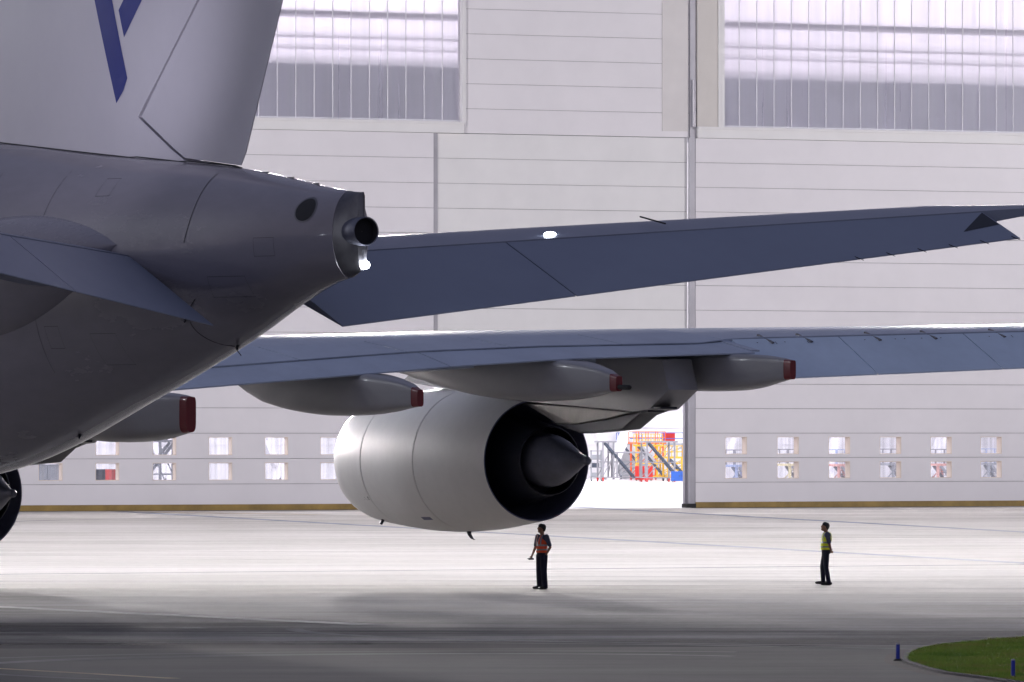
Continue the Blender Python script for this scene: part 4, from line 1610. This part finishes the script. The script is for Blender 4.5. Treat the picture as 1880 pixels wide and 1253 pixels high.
p1 = person((*gp(995, 1082), .0), R(214), 'man in an orange safety vest and navy trousers standing below the engine nozzle', M['hvo'], dict(
    vest='orange reflective vest', hips=(0, 0, .95), chest=(-.005, 0, 1.3), neck=(-.01, 0, 1.47), head=(.015, 0, 1.635), yaw=R(-30), pitch=R(6),
    thigh=.108, knee=.088, cuff=.082,
    armL=((-.01, .205, 1.425), (-.085, .275, 1.14), (-.02, .20, .955)), handL=((.1, -.5, -.35), (.6, .0, .4), .5),
    armR=((.0, -.205, 1.425), (.03, -.265, 1.14), (.13, -.285, .90)), handR=((.35, -.05, -.9), (.6, .4, .2), .95),
    legL=((0, .095, .9), (.015, .105, .5), (-.02, .11, .09), (.17, .135, .045)), legR=((0, -.095, .9), (.02, -.10, .5), (.0, -.105, .09), (.19, -.12, .045))), 'ground crew on the apron')
p2 = person((*gp(1516, 1075), .0), R(184), 'man in a yellow safety vest with hands clasped behind his back looking up', M['hvy'], dict(
    vest='yellow reflective vest', hips=(.0, 0, .95), chest=(-.03, 0, 1.3), neck=(-.015, 0, 1.47), head=(.02, 0, 1.615), yaw=R(0), pitch=R(14),
    thigh=.095, knee=.07, cuff=.062,
    armL=((-.02, .20, 1.42), (-.075, .245, 1.15), (-.14, .10, .965)), handL=((-.12, -.9, -.3), (-.2, .0, .9), .5),
    armR=((-.02, -.20, 1.42), (-.075, -.245, 1.15), (-.15, -.09, .95)), handR=((-.1, .9, -.25), (-.2, .0, .9), .5),
    legL=((0, .09, .9), (.0, .09, .5), (-.075, .09, .09), (.12, .10, .045)), legR=((0, -.09, .9), (.085, -.09, .52), (.06, -.09, .12), (.255, -.10, .075))), 'ground crew on the apron')
# lanyard card and handheld radio
rootm = p1.matrix_basis if False else Matrix.Translation(p1.location) @ Matrix.Rotation(R(214), 4, 'Z')
b = MB(); b.box(-.003, .003, -.035, .035, 1.17, 1.28); b.bar((0, -.03, 1.28), (-.06, -.08, 1.46), .012, .006); b.bar((0, .03, 1.28), (-.06, .08, 1.46), .012, .006)
o = b.build('lanyard_card', M['card'], p1, smooth=False); o.location = (.155, 0, 0)
rd = empty('handheld_radio', rootm @ V((.165, -.29, .81)), R(214))
tag(rd, 'small black handheld radio held by the man in the orange vest', 'radio')
b = MB(); b.box(-.09, .07, -.02, .02, -.02, .025); b.build('body', M['rubber'], rd, smooth=False, bevel=.006)
b = MB(); b.tube((.07, 0, .01), (.13, 0, .015), .008, .006, 8); b.build('antenna', M['rubber'], rd)

# ================================================================== LIGHT
w = bpy.data.worlds.new('World'); sc.world = w; w.use_nodes = True
bg = w.node_tree.nodes['Background']
NT = w.node_tree
wtc = NT.nodes.new('ShaderNodeTexCoord'); wsp = NT.nodes.new('ShaderNodeSeparateXYZ'); wr = NT.nodes.new('ShaderNodeValToRGB')
NT.links.new(wtc.outputs['Generated'], wsp.inputs[0]); NT.links.new(wsp.outputs['Z'], wr.inputs['Fac'])
wr.color_ramp.elements[0].color = (.188, .168, .204, 1)         # city glow along the horizon
wr.color_ramp.elements[1].color = (.150, .168, .265, 1)          # night cloud lit from below
wr.color_ramp.elements[1].position = .75
NT.links.new(wr.outputs['Color'], bg.inputs['Color'])
bg.inputs['Strength'].default_value = 1.0


def flood(s, h, power, col=(1, .945, .93), size=1.6, cut0=.10, cut1=.165):
    """asymmetric area floodlight on the hangar eaves: optics throw far, cut off above the horizon"""
    ld = bpy.data.lights.new('apron_floodlight', 'POINT')
    ld.energy = power; ld.color = col; ld.shadow_soft_size = size
    ld.use_nodes = True
    nt = ld.node_tree; N, K = nt.nodes, nt.links
    em = N['Emission']
    g = N.new('ShaderNodeTexCoord')
    sp = N.new('ShaderNodeSeparateXYZ')
    K.new(g.outputs['Normal'], sp.inputs[0])
    dn = N.new('ShaderNodeMath'); dn.operation = 'MULTIPLY'; dn.inputs[1].default_value = -1
    K.new(sp.outputs['Z'], dn.inputs[0])
    mx = N.new('ShaderNodeMath'); mx.operation = 'MAXIMUM'; mx.inputs[1].default_value = .15
    K.new(dn.outputs[0], mx.inputs[0])
    pw = N.new('ShaderNodeMath'); pw.operation = 'POWER'; pw.inputs[1].default_value = -2.75
    K.new(mx.outputs[0], pw.inputs[0])
    mr = N.new('ShaderNodeMapRange'); mr.interpolation_type = 'SMOOTHSTEP'
    mr.inputs['From Min'].default_value = cut0; mr.inputs['From Max'].default_value = cut1
    mr.inputs['To Min'].default_value = 0.0
    K.new(dn.outputs[0], mr.inputs['Value'])
    fw = N.new('ShaderNodeMapRange'); fw.interpolation_type = 'SMOOTHSTEP'
    fw.inputs['From Min'].default_value = .0; fw.inputs['From Max'].default_value = .12
    ng = N.new('ShaderNodeMath'); ng.operation = 'MULTIPLY'; ng.inputs[1].default_value = -1
    K.new(sp.outputs['Y'], ng.inputs[0]); K.new(ng.outputs[0], fw.inputs['Value'])
    a = N.new('ShaderNodeMath'); a.operation = 'MULTIPLY'
    c = N.new('ShaderNodeMath'); c.operation = 'MULTIPLY'
    K.new(pw.outputs[0], a.inputs[0]); K.new(mr.outputs[0], a.inputs[1])
    K.new(a.outputs[0], c.inputs[0]); K.new(fw.outputs[0], c.inputs[1])
    K.new(c.outputs[0], em.inputs['Strength'])
    o = bpy.data.objects.new('apron_floodlight', ld); COL.objects.link(o)
    o.location = (*hp(s, -3.0), h); o.rotation_euler = (0, 0, R(30))
    return o


for s_ in (-172, -132, -92, -50, -12, 28, 68, 108):
    flood(s_, 31, {-172: 1.2e3, -132: 3.0e3, -50: 5.4e3}.get(s_, 4.1e3), size=3.0, cut0=.068, cut1=.145)
for s_, pw in ((-280, 1.8e4), (-220, 1.4e4), (160, 1.2e4), (220, 1.4e4), (290, 1.8e4)):
    flood(s_, 31, pw, size=4.5, cut0=.17, cut1=.30)


def wall_wash(s, y, z, power, to=None):
    """unseen spot added to brighten the hangar front, aimed at it only"""
    ld = bpy.data.lights.new('wall_fill_spot', 'SPOT')
    ld.energy = power; ld.color = (1, .97, .985); ld.shadow_soft_size = 3.5
    ld.spot_size = R(60); ld.spot_blend = 1
    o = bpy.data.objects.new('wall_fill_spot', ld); COL.objects.link(o)
    o.location = (*hp(s, y), z)
    d = Vector((*hp(s * .02 if to is None else to, 0), 30)) - o.location
    o.rotation_euler = d.to_track_quat('-Z', 'Y').to_euler()


wall_wash(-100, -75, 30, 2.3e5)  # unseen spots, added to lift the facade brightness
wall_wash(104, -75, 30, 2.3e5)
wall_wash(-200, -80, 30, 4.5e5, -200)
wall_wash(-290, -80, 30, 4.5e5, -290)


for i_, (x, y, z) in enumerate(((-85, 96, 19), (-88, 100, 19), (-150, 150, 24), (70, -40, 22), (73, -41, 22), (-40, -20, 20), (-95, 255, 29), (-97, 261, 29), (-62, 238, 27))):
    ld = bpy.data.lights.new('added_fill_lamp', 'POINT'); ld.energy = 9000; ld.shadow_soft_size = .5; ld.color = (.88, .92, 1)  # unseen lamps added for glints and fill on the aircraft's near side
    o = bpy.data.objects.new('added_fill_lamp', ld); COL.objects.link(o); o.location = (x, y, z)


def ceiling_light(s, y, pw):
    ld = bpy.data.lights.new('hangar_ceiling_light', 'AREA'); ld.shape = 'RECTANGLE'; ld.size = 40; ld.size_y = 40
    ld.energy = pw; ld.color = (1, .98, 1)
    o = bpy.data.objects.new('hangar_ceiling_light', ld); COL.objects.link(o)
    o.location = (*hp(s, y), 43); o.rotation_euler = (0, 0, R(30))


for s, y in ((-38, 40), (38, 40), (110, 40), (0, 130), (80, 130), (155, 130), (30, 215), (100, 205), (160, 205)):
    ceiling_light(s, y, 31000)

# ================================================================== CAMERA
cd = bpy.data.cameras.new('camera'); cam = bpy.data.objects.new('camera', cd); COL.objects.link(cam)
cam.location = (0, 0, CAMH); cam.rotation_euler = (R(90), 0, 0)
cd.sensor_width = 36; cd.lens = F / 1880 * 36
cd.shift_y = (VH - 626.5) / 1880
cd.clip_start = 1; cd.clip_end = 6000
sc.camera = cam
sc.view_settings.view_transform = 'Standard'
sc.view_settings.look = 'None'
sc.view_settings.exposure = 0
sc.view_settings.gamma = 1
sc.cycles.use_denoising = True
sc.cycles.max_bounces = 8
sc.cycles.transparent_max_bounces = 12
sc.cycles.sample_clamp_indirect = 6
